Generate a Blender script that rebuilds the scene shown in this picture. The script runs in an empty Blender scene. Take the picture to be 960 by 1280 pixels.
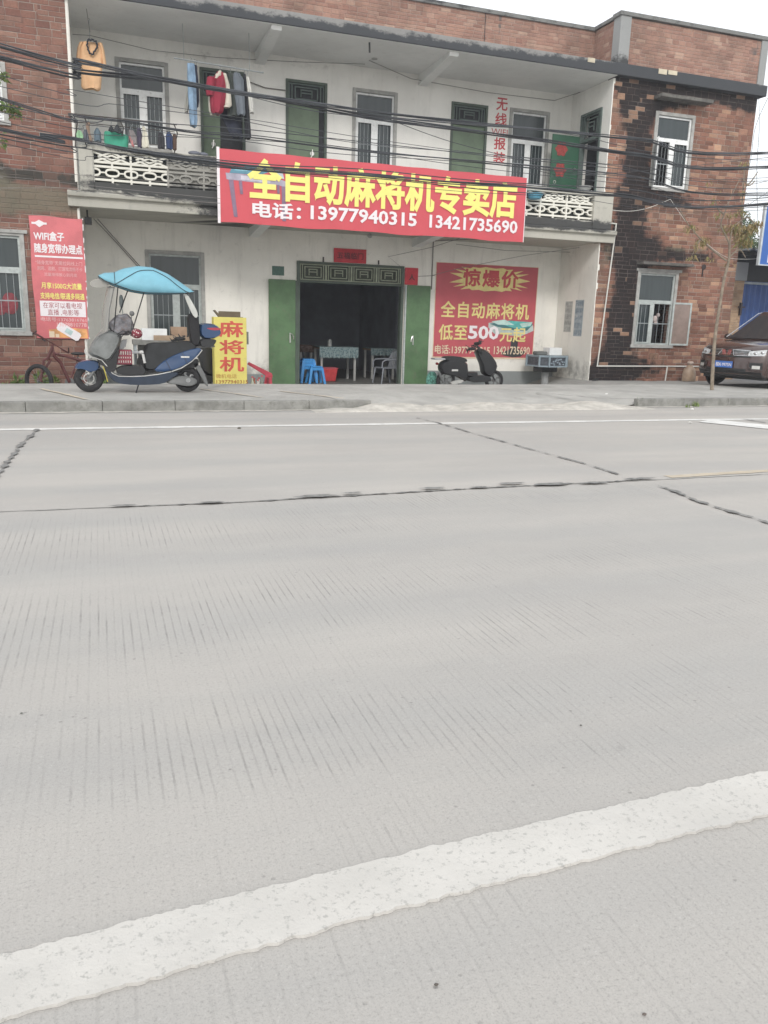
import bpy, bmesh, math, random
from mathutils import Vector, Matrix
random.seed(7)
sc = bpy.context.scene
COL = sc.collection
R = math.radians

# ------------------------------------------------------------------ camera model (measured from the vanishing points)
VX = Vector((0.94428486, -0.05038353, 0.32525006))
VY = Vector((-0.32795958, -0.22728012, 0.91694398))
VZ = Vector((0.027724, -0.97252519, -0.23114094))
CAMH = 1.35
FPX = 1000.6
def _ray(px, py):
    r = Vector((px - 480, py - 640, FPX))
    return r.dot(VX), r.dot(VY), r.dot(VZ)
def P(px, py, Y):                      # pixel -> (x, z) on the vertical plane y = Y
    a, b, c = _ray(px, py); t = Y / b
    return a * t, CAMH + c * t
def G(px, py, Z=0.0):                  # pixel -> (x, y) on the level z = Z
    a, b, c = _ray(px, py); t = (Z - CAMH) / c
    return a * t, b * t

cam = bpy.data.cameras.new('camera'); co = bpy.data.objects.new('camera', cam); COL.objects.link(co)
rot = Matrix(((VX[0], -VX[1], -VX[2]), (VY[0], -VY[1], -VY[2]), (VZ[0], -VZ[1], -VZ[2])))
co.matrix_world = Matrix.Translation((0, 0, CAMH)) @ rot.to_4x4()
cam.sensor_fit = 'VERTICAL'; cam.sensor_height = 24; cam.lens = 24 * FPX / 1280
cam.clip_start = 0.05; cam.clip_end = 2000
sc.camera = co

# ------------------------------------------------------------------ node helpers
def nd(nt, typ, ins=None, **props):
    n = nt.nodes.new(typ)
    for k, v in props.items(): setattr(n, k, v)
    for k, v in (ins or {}).items():
        s = n.inputs[k]
        if isinstance(v, bpy.types.NodeSocket): nt.links.new(v, s)
        else: s.default_value = v
    return n
def mth(nt, op, a, b=None, c=None, clamp=False):
    ins = {0: a}
    if b is not None: ins[1] = b
    if c is not None: ins[2] = c
    return nd(nt, 'ShaderNodeMath', ins, operation=op, use_clamp=clamp).outputs[0]
def mixc(nt, f, a, b, mode='MIX'):
    n = nd(nt, 'ShaderNodeMix', data_type='RGBA', blend_type=mode)
    for s, v in ((n.inputs[0], f), (n.inputs[6], a), (n.inputs[7], b)):
        if isinstance(v, bpy.types.NodeSocket): nt.links.new(v, s)
        elif isinstance(v, (int, float)): s.default_value = v
        else: s.default_value = (*v[:3], 1)
    return n.outputs[2]
def noise(nt, vec, scale, detail=4, rough=.55, out=0, dist=0):
    return nd(nt, 'ShaderNodeTexNoise', {'Vector': vec, 'Scale': scale, 'Detail': detail, 'Roughness': rough, 'Distortion': dist}).outputs[out]
def smooth(nt, v, lo, hi, a=0.0, b=1.0):
    return nd(nt, 'ShaderNodeMapRange', {0: v, 1: lo, 2: hi, 3: a, 4: b}, interpolation_type='SMOOTHSTEP').outputs[0]
def ramp(nt, f, stops, interp='LINEAR'):
    n = nd(nt, 'ShaderNodeValToRGB', {0: f}); cr = n.color_ramp; cr.interpolation = interp
    while len(cr.elements) < len(stops): cr.elements.new(0.5)
    for e, (p, c) in zip(cr.elements, stops): e.position = p; e.color = (*c, 1)
    return n.outputs[0]
def combine(nt, x, y, z=0.0): return nd(nt, 'ShaderNodeCombineXYZ', {0: x, 1: y, 2: z}).outputs[0]
def vscale(nt, v, s): return nd(nt, 'ShaderNodeVectorMath', {0: v, 1: s}, operation='MULTIPLY').outputs[0]
def newmat(name):
    m = bpy.data.materials.new(name); m.use_nodes = True
    nt = m.node_tree; b = nt.nodes['Principled BSDF']
    pos = nt.nodes.new('ShaderNodeNewGeometry').outputs['Position']
    return m, nt, b, pos
def setc(nt, b, c):
    if isinstance(c, bpy.types.NodeSocket): nt.links.new(c, b.inputs['Base Color'])
    else: b.inputs['Base Color'].default_value = (*c[:3], 1)
def bump(nt, b, h, strength=.3, dist=.01):
    n = nd(nt, 'ShaderNodeBump', {'Height': h, 'Strength': strength, 'Distance': dist})
    nt.links.new(n.outputs[0], b.inputs['Normal'])
def xyz(nt, pos):
    s = nd(nt, 'ShaderNodeSeparateXYZ', {0: pos}); return s.outputs

def M(name, col, rough=.6, metal=0, var=.15, scale=6, bmp=.0, dirt=0, dirtcol=(.12, .11, .09), spec=.5, coat=0, bscale=None):
    """simple painted / plastic / cloth material with tone variation, optional dirt and bump"""
    m, nt, b, pos = newmat(name)
    n1 = noise(nt, pos, scale, 5, .6)
    dark = tuple(c * (1 - var) for c in col); lite = tuple(min(1, c * (1 + var)) for c in col)
    c = mixc(nt, smooth(nt, n1, .3, .7), dark, lite)
    if dirt:
        n2 = noise(nt, pos, scale * 2.3, 7, .7)
        c = mixc(nt, smooth(nt, n2, .62 - dirt * .3, .8), c, dirtcol)
    setc(nt, b, c)
    b.inputs['Roughness'].default_value = rough; b.inputs['Metallic'].default_value = metal
    b.inputs['Specular IOR Level'].default_value = spec
    if coat: b.inputs['Coat Weight'].default_value = coat; b.inputs['Coat Roughness'].default_value = .08
    if bmp: bump(nt, b, noise(nt, pos, bscale or scale * 6, 5, .6), bmp, .01)
    return m

def blobs(nt, x, z, lst):
    """sum of soft elliptical patches (cx, cz, rx, rz, weight) on a wall"""
    tot = None
    for cx, cz, rx, rz, w in lst:
        a = mth(nt, 'DIVIDE', mth(nt, 'SUBTRACT', x, cx), rx); c = mth(nt, 'DIVIDE', mth(nt, 'SUBTRACT', z, cz), rz)
        d = mth(nt, 'ADD', mth(nt, 'MULTIPLY', a, a), mth(nt, 'MULTIPLY', c, c))
        g = mth(nt, 'MULTIPLY', mth(nt, 'EXPONENT', mth(nt, 'MULTIPLY', d, -1.0)), w)
        tot = g if tot is None else mth(nt, 'ADD', tot, g)
    return tot

def brick_mat(name, tones, stain=None, bw=.27, rh=.098, mort=(.36, .33, .29), mamt=.75, stainc=(.022, .022, .024), moss=None):
    m, nt, b, pos = newmat(name); x, y, z = xyz(nt, pos)
    wob = noise(nt, pos, 3, 3)
    u = mth(nt, 'ADD', mth(nt, 'ADD', x, y), mth(nt, 'MULTIPLY', wob, .015))
    zz = mth(nt, 'ADD', z, mth(nt, 'MULTIPLY', noise(nt, pos, 2.1, 3), .02))
    def layer(rh, bw, seed):
        row = mth(nt, 'FLOOR', mth(nt, 'DIVIDE', zz, rh))
        wn = nd(nt, 'ShaderNodeTexWhiteNoise', {'W': mth(nt, 'ADD', row, seed)}, noise_dimensions='1D').outputs[0]
        uu = mth(nt, 'ADD', mth(nt, 'DIVIDE', u, bw), mth(nt, 'MULTIPLY', wn, 3.7))
        col = mth(nt, 'FLOOR', uu)
        idn = nd(nt, 'ShaderNodeTexWhiteNoise', {'Vector': combine(nt, col, row, seed)}, noise_dimensions='3D').outputs[0]
        fu = mth(nt, 'MULTIPLY', mth(nt, 'PINGPONG', uu, .5), bw); fz = mth(nt, 'MULTIPLY', mth(nt, 'PINGPONG', mth(nt, 'DIVIDE', zz, rh), .5), rh)
        return idn, mth(nt, 'MINIMUM', fu, fz)
    i1, e1 = layer(rh, bw, 1.0)
    i2, e2 = layer(rh * 1.5, bw * .8, 9.0)
    sel = smooth(nt, noise(nt, combine(nt, mth(nt, 'MULTIPLY', u, .5), mth(nt, 'MULTIPLY', mth(nt, 'FLOOR', mth(nt, 'DIVIDE', zz, rh * 3)), .77)), 1.1, 1), .56, .57)
    def fm(f, a, c): return nd(nt, 'ShaderNodeMix', {0: f, 2: a, 3: c}).outputs[0]
    idn = fm(sel, i1, i2); e = fm(sel, e1, e2)
    c = ramp(nt, idn, tones)
    gr = noise(nt, pos, 26, 5, .7)
    c = mixc(nt, .55, c, mixc(nt, smooth(nt, gr, .3, .7), (.42, .42, .42), (.62, .6, .58)), 'OVERLAY')
    c = mixc(nt, smooth(nt, noise(nt, pos, 1.3, 5, .65), .35, .72, 0, .55), c, (.10, .075, .06))
    mm = mth(nt, 'MULTIPLY', smooth(nt, e, .004, .009, 1, 0), smooth(nt, noise(nt, pos, 1.7, 4, .6), .36, .62, .12, mamt))
    c = mixc(nt, mm, c, mort)
    if stain:
        s = blobs(nt, x, z, stain)
        rag = mth(nt, 'ADD', mth(nt, 'MULTIPLY', noise(nt, combine(nt, mth(nt, 'MULTIPLY', x, 2.2), mth(nt, 'MULTIPLY', z, 1.2), y), 1.6, 8, .68), 1.5), mth(nt, 'MULTIPLY', mth(nt, 'SUBTRACT', idn, .3), .42))
        s = smooth(nt, mth(nt, 'ADD', s, mth(nt, 'SUBTRACT', rag, .95)), .22, .70, 0, .95)
        s = mth(nt, 'MULTIPLY', s, mth(nt, 'SUBTRACT', 1.0, mth(nt, 'MULTIPLY', mm, .42)))
        s = mth(nt, 'MULTIPLY', s, smooth(nt, idn, .92, .96, 1, .4))
        c = mixc(nt, s, c, stainc)
    if moss:
        s = smooth(nt, mth(nt, 'ADD', blobs(nt, x, z, moss), mth(nt, 'SUBTRACT', noise(nt, pos, 2.5, 7, .7), .5)), .3, .7, 0, .8)
        c = mixc(nt, s, c, mixc(nt, gr, (.13, .12, .09), (.22, .20, .15)))
    setc(nt, b, c); b.inputs['Roughness'].default_value = .9; b.inputs['Specular IOR Level'].default_value = .25
    h = mth(nt, 'ADD', mth(nt, 'MULTIPLY', smooth(nt, e, .002, .012), 1.0), mth(nt, 'MULTIPLY', gr, .5))
    bump(nt, b, h, .8, .012)
    return m

def plaster(name, col, stains=None, sc_=(.24, .235, .22), streak=.35, black=None, blk=(.04, .042, .045), grime=.3):
    m, nt, b, pos = newmat(name); x, y, z = xyz(nt, pos)
    u = mth(nt, 'ADD', x, y)
    c = mixc(nt, smooth(nt, noise(nt, pos, .9, 6, .6), .3, .7), tuple(v * .92 for v in col), tuple(min(1, v * 1.05) for v in col))
    st = noise(nt, combine(nt, mth(nt, 'MULTIPLY', u, 3.2), mth(nt, 'MULTIPLY', z, .35)), 1.5, 6, .65)
    c = mixc(nt, smooth(nt, st, .5, .82, 0, streak), c, sc_)
    c = mixc(nt, smooth(nt, noise(nt, pos, 5.5, 8, .72), .55, .8, 0, grime), c, tuple(v * .6 for v in sc_))
    if stains:
        s = smooth(nt, mth(nt, 'ADD', blobs(nt, x, z, stains), mth(nt, 'MULTIPLY', mth(nt, 'SUBTRACT', noise(nt, pos, 3, 8, .7), .5), 1.4)), .35, .8, 0, .75)
        c = mixc(nt, s, c, sc_)
    if black:
        s = smooth(nt, mth(nt, 'ADD', blobs(nt, x, z, black), mth(nt, 'MULTIPLY', mth(nt, 'SUBTRACT', noise(nt, combine(nt, mth(nt, 'MULTIPLY', u, 1.6), mth(nt, 'MULTIPLY', z, 2.5)), 1.6, 8, .74), .5), 2.4)), .3, .75, 0, .93)
        c = mixc(nt, s, c, blk)
    setc(nt, b, c); b.inputs['Roughness'].default_value = .85; b.inputs['Specular IOR Level'].default_value = .25
    bump(nt, b, noise(nt, pos, 18, 7, .65), .25, .01)
    return m

# ------------------------------------------------------------------ mesh helpers
class MB:
    def __init__(s): s.v = []; s.f = []
    def add(s, vs, fs):
        o = len(s.v); s.v += [tuple(v) for v in vs]; s.f += [tuple(i + o for i in f) for f in fs]; return s
    def box(s, x0, x1, y0, y1, z0, z1):
        v = [(x, y, z) for x in (x0, x1) for y in (y0, y1) for z in (z0, z1)]
        return s.add(v, [(0, 1, 3, 2), (4, 6, 7, 5), (0, 4, 5, 1), (2, 3, 7, 6), (0, 2, 6, 4), (1, 5, 7, 3)])
    def obox(s, c, size, mat):
        hx, hy, hz = (q / 2 for q in size)
        v = [Vector(c) + mat @ Vector((x, y, z)) for x in (-hx, hx) for y in (-hy, hy) for z in (-hz, hz)]
        return s.add(v, [(0, 1, 3, 2), (4, 6, 7, 5), (0, 4, 5, 1), (2, 3, 7, 6), (0, 2, 6, 4), (1, 5, 7, 3)])
    def quad(s, a, b, c, d): return s.add([a, b, c, d], [(0, 1, 2, 3)])
    def tube(s, pts, r, n=8, cap=True):
        pts = [Vector(p) for p in pts]; rs = r if isinstance(r, (list, tuple)) else [r] * len(pts)
        loops = []; up = None
        for i, p in enumerate(pts):
            d = (pts[min(i + 1, len(pts) - 1)] - pts[max(i - 1, 0)])
            d = d.normalized() if d.length > 1e-9 else Vector((0, 0, 1))
            if up is None: up = d.orthogonal().normalized()
            up = up - d * up.dot(d)
            up = up.normalized() if up.length > 1e-6 else d.orthogonal().normalized()
            w = d.cross(up)
            loops.append([p + (up * math.cos(2 * math.pi * k / n) + w * math.sin(2 * math.pi * k / n)) * rs[i] for k in range(n)])
        return s.loft(loops, cap)
    def loft(s, loops, cap=True, close=True):
        n = len(loops[0]); vs = [v for l in loops for v in l]; fs = []
        for i in range(len(loops) - 1):
            for k in range(n if close else n - 1):
                a = i * n + k; b2 = i * n + (k + 1) % n
                fs.append((a, b2, b2 + n, a + n))
        if cap and close: fs += [tuple(reversed(range(n))), tuple((len(loops) - 1) * n + k for k in range(n))]
        return s.add(vs, fs)
    def prism(s, poly, fn, d0, d1):
        n = len(poly); vs = [fn(u, v, d0) for u, v in poly] + [fn(u, v, d1) for u, v in poly]
        fs = [tuple(range(n)), tuple(reversed(range(n, 2 * n)))] + [(k, k + n, (k + 1) % n + n, (k + 1) % n) for k in range(n)]
        return s.add(vs, fs)
    def lathe(s, prof, c, ax='z', n=24):
        c = Vector(c); loops = []
        for r, h in prof:
            l = []
            for k in range(n):
                a = 2 * math.pi * k / n; p, q = r * math.cos(a), r * math.sin(a)
                l.append(c + {'z': Vector((p, q, h)), 'y': Vector((p, h, q)), 'x': Vector((h, p, q))}[ax])
            loops.append(l)
        return s.loft(loops, True)
    def ball(s, c, rx, ry, rz, n=12, m=8):
        c = Vector(c); loops = []
        for i in range(1, m):
            t = math.pi * i / m
            loops.append([c + Vector((rx * math.sin(t) * math.cos(2 * math.pi * k / n), ry * math.sin(t) * math.sin(2 * math.pi * k / n), rz * math.cos(t))) for k in range(n)])
        return s.loft(loops, True)
    def torus(s, c, Rr, r, ax='y', n=28, m=10, sq=1.0):
        c = Vector(c); loops = []
        for i in range(n + 1):
            a = 2 * math.pi * i / n; l = []
            for k in range(m):
                t = 2 * math.pi * k / m; rr = Rr + r * math.cos(t); h = r * sq * math.sin(t)
                p, q = rr * math.cos(a), rr * math.sin(a)
                l.append(c + {'z': Vector((p, q, h)), 'y': Vector((p, h, q)), 'x': Vector((h, p, q))}[ax])
            loops.append(l)
        return s.loft(loops, False)

def root_of(o):
    while o.parent: o = o.parent
    return o
def obj(name, mb, mat, parent=None, smooth_=False, bev=0, local=False, origin=None, seg=2, label=None):
    me = bpy.data.meshes.new(name)
    if parent is not None and not local:
        iv = root_of(parent).matrix_basis.inverted(); vs = [iv @ Vector(v) for v in mb.v]
    elif parent is None:
        if origin is None:
            xs, ys, zs = zip(*mb.v); origin = ((min(xs) + max(xs)) / 2, (min(ys) + max(ys)) / 2, min(zs))
        og = Vector(origin); vs = [Vector(v) - og for v in mb.v]
    else: vs = mb.v
    me.from_pydata([tuple(v) for v in vs], [], mb.f); me.validate()
    bm = bmesh.new(); bm.from_mesh(me)
    bmesh.ops.remove_doubles(bm, verts=bm.verts, dist=1e-6)
    bmesh.ops.recalc_face_normals(bm, faces=bm.faces); bm.to_mesh(me); bm.free()
    if smooth_:
        me.polygons.foreach_set('use_smooth', [True] * len(me.polygons))
        try: me.set_sharp_from_angle(angle=R(42))
        except Exception: pass
    me.materials.append(mat)
    o = bpy.data.objects.new(name, me); COL.objects.link(o)
    if parent is not None: o.parent = parent
    else: o.location = origin
    if bev:
        md = o.modifiers.new('bevel', 'BEVEL'); md.width = bev; md.segments = seg; md.limit_method = 'ANGLE'; md.angle_limit = R(35)
    if label: o['label'] = label
    return o
def tag(o, label, cat, group=None, kind=None):
    o['label'] = label; o['category'] = cat
    if group: o['group'] = group
    if kind: o['kind'] = kind
    return o
def thing(name, label, cat, loc, rz=0, group=None):
    o = bpy.data.objects.new(name, None); COL.objects.link(o); o.empty_display_size = .2
    o.matrix_basis = Matrix.Translation(loc) @ Matrix.Rotation(rz, 4, 'Z')
    return tag(o, label, cat, group)
def struct(name, mb, mat, **k):
    o = obj(name, mb, mat, None, **k); o['kind'] = 'structure'; return o
def copy_tree(o, parent=None):
    c = o.copy(); COL.objects.link(c)
    c.parent = parent
    for ch in list(o.children): copy_tree(ch, c)
    return c

def text_mb(body, fit, Y, bold=0.0, depth=.0015, back=0.0, tilt=None, plane='y', X=0, align=None, extra_track=1.0):
    """lettering fitted to the rectangle fit=(u0,u1,z0,z1) on the plane facing the road"""
    c = bpy.data.curves.new('txt', 'FONT'); c.body = body; c.size = 1; c.resolution_u = 2
    c.space_character = extra_track
    if bold: c.bevel_depth = bold; c.bevel_resolution = 0
    o = bpy.data.objects.new('txt', c); COL.objects.link(o); bpy.context.view_layer.update()
    me = bpy.data.meshes.new_from_object(o.evaluated_get(bpy.context.evaluated_depsgraph_get()))
    bpy.data.objects.remove(o); bpy.data.curves.remove(c)
    vs = [v.co.copy() for v in me.vertices]; fs = [tuple(p.vertices) for p in me.polygons]
    bpy.data.meshes.remove(me)
    x0, x1 = min(v.x for v in vs), max(v.x for v in vs); y0, y1 = min(v.y for v in vs), max(v.y for v in vs)
    zm = max(abs(v.z) for v in vs) or 1
    u0, u1, z0, z1 = fit; mb = MB(); out = []
    sx = (u1 - u0) / (x1 - x0); sz = (z1 - z0) / (y1 - y0)
    for v in vs:
        u = u0 + (v.x - x0) * sx; z = z0 + (v.y - y0) * sz; d = depth * (1 + v.z / zm) / 2 + .001
        if tilt: u, z = tilt(u, z)
        out.append((u, Y - d, z) if plane == 'y' else (X - d, Y + u, z))
    return mb.add(out, fs)
# ------------------------------------------------------------------ world and sun (bright overcast)
w = bpy.data.worlds.new('World'); sc.world = w; w.use_nodes = True; wn = w.node_tree
bg = wn.nodes['Background']
sky = nd(wn, 'ShaderNodeTexSky', None, sky_type='NISHITA', sun_disc=False)
SUN_EL, SUN_AZ = R(34), R(200)
sky.sun_elevation = SUN_EL; sky.sun_rotation = SUN_AZ; sky.air_density = 1.0; sky.dust_density = 4.0; sky.altitude = 50
tc = nd(wn, 'ShaderNodeTexCoord').outputs['Generated']
cl = smooth(wn, noise(wn, vscale(wn, tc, (1, 1, 2.4)), 2.2, 5, .55), .3, .75)
cloud = mixc(wn, cl, (11.3, 11.6, 11.9), (13.2, 13.3, 13.3))
wn.links.new(mixc(wn, .86, sky.outputs[0], cloud), bg.inputs[0])
bg.inputs[1].default_value = .10
sl = bpy.data.lights.new('sun', 'SUN'); so = bpy.data.objects.new('sun', sl); COL.objects.link(so)
sl.energy = 1.35; sl.angle = R(13); sl.color = (1, .955, .91)
# direction to the sun: high, behind the camera and a little to the left
sd = Vector((-math.sin(R(20)) * math.cos(SUN_EL), -math.cos(R(20)) * math.cos(SUN_EL), math.sin(SUN_EL)))
so.rotation_euler = sd.to_track_quat('Z', 'Y').to_euler()
sc.view_settings.view_transform = 'Standard'; sc.view_settings.look = 'None'; sc.view_settings.gamma = 1
sc.view_settings.use_curve_mapping = False; sc.view_settings.exposure = 0.25

# ------------------------------------------------------------------ materials
def concrete_road():
    m, nt, b, pos = newmat('road_concrete'); x, y, z = xyz(nt, pos)
    big = noise(nt, combine(nt, mth(nt, 'MULTIPLY', x, .35), y), .9, 5, .6)
    c = mixc(nt, smooth(nt, big, .3, .7), (.395, .376, .354), (.468, .444, .412))
    c = mixc(nt, smooth(nt, noise(nt, combine(nt, mth(nt, 'MULTIPLY', x, .16), mth(nt, 'MULTIPLY', y, 1.3)), 1.1, 5, .6), .42, .75, 0, .5), c, (.325, .325, .318))
    c = mixc(nt, smooth(nt, noise(nt, pos, 7, 7, .66), .5, .8, 0, .45), c, (.48, .465, .435))
    # slabs cast on different days, wheel paths, drips
    sl_ = nd(nt, 'ShaderNodeTexWhiteNoise', {'Vector': combine(nt, mth(nt, 'FLOOR', mth(nt, 'DIVIDE', mth(nt, 'ADD', x, .9), 5.3)), mth(nt, 'FLOOR', mth(nt, 'DIVIDE', mth(nt, 'SUBTRACT', y, 5.95), 4.3)), 3.0)}, noise_dimensions='3D').outputs[0]
    c = mixc(nt, mth(nt, 'MULTIPLY', sl_, .30), c, (.33, .33, .325))
    wp_ = mth(nt, 'ABSOLUTE', mth(nt, 'SUBTRACT', mth(nt, 'PINGPONG', mth(nt, 'ADD', y, .2), 1.05), .5))
    c = mixc(nt, mth(nt, 'MULTIPLY', smooth(nt, mth(nt, 'ADD', wp_, mth(nt, 'MULTIPLY', noise(nt, combine(nt, mth(nt, 'MULTIPLY', x, .2), y), 1.5, 4), .5)), .2, .6, 1, 0), .35), c, (.33, .33, .325))
    c = mixc(nt, smooth(nt, noise(nt, pos, .55, 5, .6), .50, .66, 0, .35), c, (.43, .41, .38))
    c = mixc(nt, smooth(nt, noise(nt, combine(nt, x, y, 4.0), 3.3, 8, .75), .66, .76, 0, .5), c, (.24, .235, .225))
    # aggregate speckle
    sp = noise(nt, pos, 95, 5, .7)
    c = mixc(nt, smooth(nt, sp, .56, .70, 0, .5), c, (.52, .51, .49))
    fs_ = noise(nt, pos, 210, 3, .7)
    c = mixc(nt, smooth(nt, fs_, .5, .35, 0, .45), c, (.26, .255, .245))
    c = mixc(nt, smooth(nt, sp, .46, .34, 0, .65), c, (.27, .265, .25))
    vo = nd(nt, 'ShaderNodeTexVoronoi', {'Vector': pos, 'Scale': 16.0}, feature='F1').outputs
    pit = mth(nt, 'MULTIPLY', smooth(nt, vo['Distance'], .05, .12, 1, 0), smooth(nt, noise(nt, pos, 2.5, 3), .5, .62))
    c = mixc(nt, mth(nt, 'MULTIPLY', pit, .4), c, (.14, .14, .13))
    # tined grooves across the lane, worn off in places
    g = mth(nt, 'ADD', mth(nt, 'MULTIPLY', x, 28.0), mth(nt, 'MULTIPLY', noise(nt, combine(nt, x, mth(nt, 'MULTIPLY', y, .07)), 1.9, 2), 2.2))
    gid = mth(nt, 'FLOOR', mth(nt, 'ADD', g, .5))
    gl = smooth(nt, mth(nt, 'ADD', mth(nt, 'PINGPONG', g, .5), mth(nt, 'MULTIPLY', mth(nt, 'SUBTRACT', noise(nt, pos, 45, 4, .7), .5), .25)), .04, .15, 1, 0)
    wear = mth(nt, 'ADD', mth(nt, 'MULTIPLY', noise(nt, combine(nt, mth(nt, 'MULTIPLY', x, .55), y, 3.1), 1.3, 6, .68), .65), mth(nt, 'MULTIPLY', noise(nt, combine(nt, mth(nt, 'MULTIPLY', x, .12), y, 8.0), .9, 4, .6), .35))
    each = noise(nt, combine(nt, mth(nt, 'MULTIPLY', gid, 1.37), mth(nt, 'MULTIPLY', y, 2.2)), 1.0, 8, .74)
    gm = mth(nt, 'MULTIPLY', smooth(nt, wear, .44, .64, .13, 1.0), smooth(nt, each, .40, .68, .14, 1.0))
    lane = mth(nt, 'MULTIPLY', mth(nt, 'ADD', smooth(nt, y, 5.7, 6.2, 1, 0), smooth(nt, y, 6.2, 9, .0, .18)), smooth(nt, y, 1.3, 2.3, .35, 1.0))
    gm = mth(nt, 'MULTIPLY', mth(nt, 'MULTIPLY', gm, gl), lane)
    c = mixc(nt, mth(nt, 'MULTIPLY', gm, .75), c, (.17, .168, .16))
    setc(nt, b, c); b.inputs['Roughness'].default_value = .88; b.inputs['Specular IOR Level'].default_value = .3
    h = mth(nt, 'SUBTRACT', mth(nt, 'ADD', mth(nt, 'MULTIPLY', sp, .5), mth(nt, 'MULTIPLY', noise(nt, pos, 22, 5, .7), .5)), mth(nt, 'ADD', mth(nt, 'MULTIPLY', gm, .8), mth(nt, 'MULTIPLY', pit, .8)))
    bump(nt, b, h, .45, .006)
    return m
m_road = concrete_road()
def pos_x(nt, p): return xyz(nt, p)[0]
def pos_y(nt, p): return xyz(nt, p)[1]
def road_paint():
    m, nt, b, pos = newmat('road_paint')
    sp = noise(nt, pos, 60, 6, .75)
    c = mixc(nt, smooth(nt, noise(nt, pos, 3, 5), .3, .7), (.485, .472, .445), (.555, .54, .51))
    c = mixc(nt, smooth(nt, sp, .545, .63, 0, .85), c, (.36, .355, .335))
    c = mixc(nt, smooth(nt, noise(nt, pos, 9, 7, .7), .60, .70, 0, .5), c, (.45, .445, .425))
    c = mixc(nt, smooth(nt, noise(nt, pos, 4.2, 9, .78), .62, .68, 0, .85), c, (.36, .35, .33))
    c = mixc(nt, smooth(nt, noise(nt, combine(nt, mth(nt, 'MULTIPLY', pos_x(nt, pos), .3), pos_y(nt, pos)), 6, 5, .6), .48, .75, 0, .35), c, (.42, .415, .40))
    setc(nt, b, c); b.inputs['Roughness'].default_value = .75
    bump(nt, b, noise(nt, pos, 70, 5, .7), .5, .004)
    return m
m_paint = road_paint()
m_paint_far = M('far_road_paint', (.66, .66, .64), .8, var=.12, scale=3, dirt=.45, dirtcol=(.45, .44, .42))
m_yellow_paint = M('faded_yellow_paint', (.46, .40, .31), .8, var=.1, scale=5, dirt=.5, dirtcol=(.45, .43, .39))
m_tar = M('tar_seal', (.15, .15, .148), .8, var=.35, scale=14, dirt=.85, dirtcol=(.31, .305, .29), bmp=.4)
m_seam = M('dusty_seam', (.29, .285, .27), .9, var=.2, scale=9)
m_walk = M('pavement_concrete', (.37, .365, .345), .9, var=.13, scale=1.7, dirt=.35, dirtcol=(.25, .245, .225), bmp=.3, bscale=30)
m_walk2 = M('yard_concrete', (.30, .295, .28), .9, var=.15, scale=1.3, dirt=.4, dirtcol=(.2, .195, .18), bmp=.3, bscale=30)
m_kerb = M('kerb_concrete', (.24, .24, .225), .9, var=.22, scale=4, dirt=.6, dirtcol=(.13, .13, .115), bmp=.4, bscale=25)
m_mortar = M('rubble_mortar', (.47, .45, .41), .95, var=.16, scale=5, dirt=.4, dirtcol=(.33, .31, .28), bmp=.7, bscale=14)
m_earth = M('earth', (.25, .23, .19), .95, var=.2, scale=.6, dirt=.4, dirtcol=(.12, .14, .07))

tones_r = [(0, (.15, .075, .055)), (.2, (.28, .14, .10)), (.42, (.21, .10, .075)), (.62, (.38, .21, .15)), (.8, (.18, .10, .075)), (1, (.50, .31, .21))]
tones_l = [(0, (.18, .085, .07)), (.3, (.25, .13, .10)), (.55, (.16, .085, .072)), (.8, (.31, .18, .14)), (1, (.22, .115, .09))]
tones_p = [(0, (.27, .15, .12)), (.4, (.37, .225, .175)), (.75, (.31, .18, .145)), (1, (.44, .30, .235))]
right_stain = [(12.85, 6.9, 0.648, 0.594, 1.3725), (12.85, 6, 0.3672, 0.864, 1.1425), (12.95, 5, 0.432, 0.756, 1.0275), (12.8, 4.2, 0.486, 0.648, 1.085), (14.2, 7.14, 2.16, 0.2376, 1.43), (13.4, 6.95, 0.972, 0.2376, 0.855), (13, 3.3, 0.864, 0.486, 1.2), (12.9, 2.2, 0.4536, 0.972, 1.1425), (12.85, 1.2, 0.486, 0.756, 1.085), (13.2, 0.3, 1.188, 0.432, 0.97), (14.6, 3.28, 1.188, 0.2376, 0.97), (13.9, 4.6, 0.756, 0.27, 1.085), (12.4, 0.1, 0.54, 0.432, 0.97), (16.2, 7.1, 0.54, 0.27, 0.97)]
m_brick_r = brick_mat('weathered_brick', tones_r, right_stain, stainc=(.016, .016, .018), moss=[(14.6, 3.4, 1.6, .12, .5), (12.2, 3.2, .25, .6, .5)])
m_brick_l = brick_mat('red_brick', tones_l, [(-1.1, 5.0, 1.2, .10, .35), (-.9, 3.95, 1.6, .16, .9), (-2.6, 3.4, 1.2, .35, .9), (-1.9, 4.2, .5, .6, .7), (-1.8, 7.2, .4, .7, .7)], bw=.33, rh=.09,
                      moss=[(-1.2, 3.5, 2.2, .28, .95), (-2.3, 3.9, .9, .6, .6), (-1.3, .35, 1.3, .2, .4)], stainc=(.05, .05, .045))
m_brick_p = brick_mat('parapet_brick', tones_p, [(7, 8.62, 9, .08, .9), (14, 8.62, 4, .08, .9), (16.0, 8.3, .2, .3, .6), (9.4, 8.4, .05, .35, .7)], bw=.24, rh=.075, mamt=.4, mort=(.40, .35, .31), stainc=(.12, .11, .105))
m_brick_y = brick_mat('ochre_brick', [(0, (.38, .26, .17)), (.5, (.46, .33, .22)), (1, (.34, .22, .14))], None, bw=.24, rh=.07, mamt=.5)
m_white_up = plaster('upper_plaster', (.79, .785, .75), streak=.18, grime=.25, stains=[(5, 7.1, 4, .2, .35), (2, 6.9, 2.0, .2, .3)])
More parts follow.
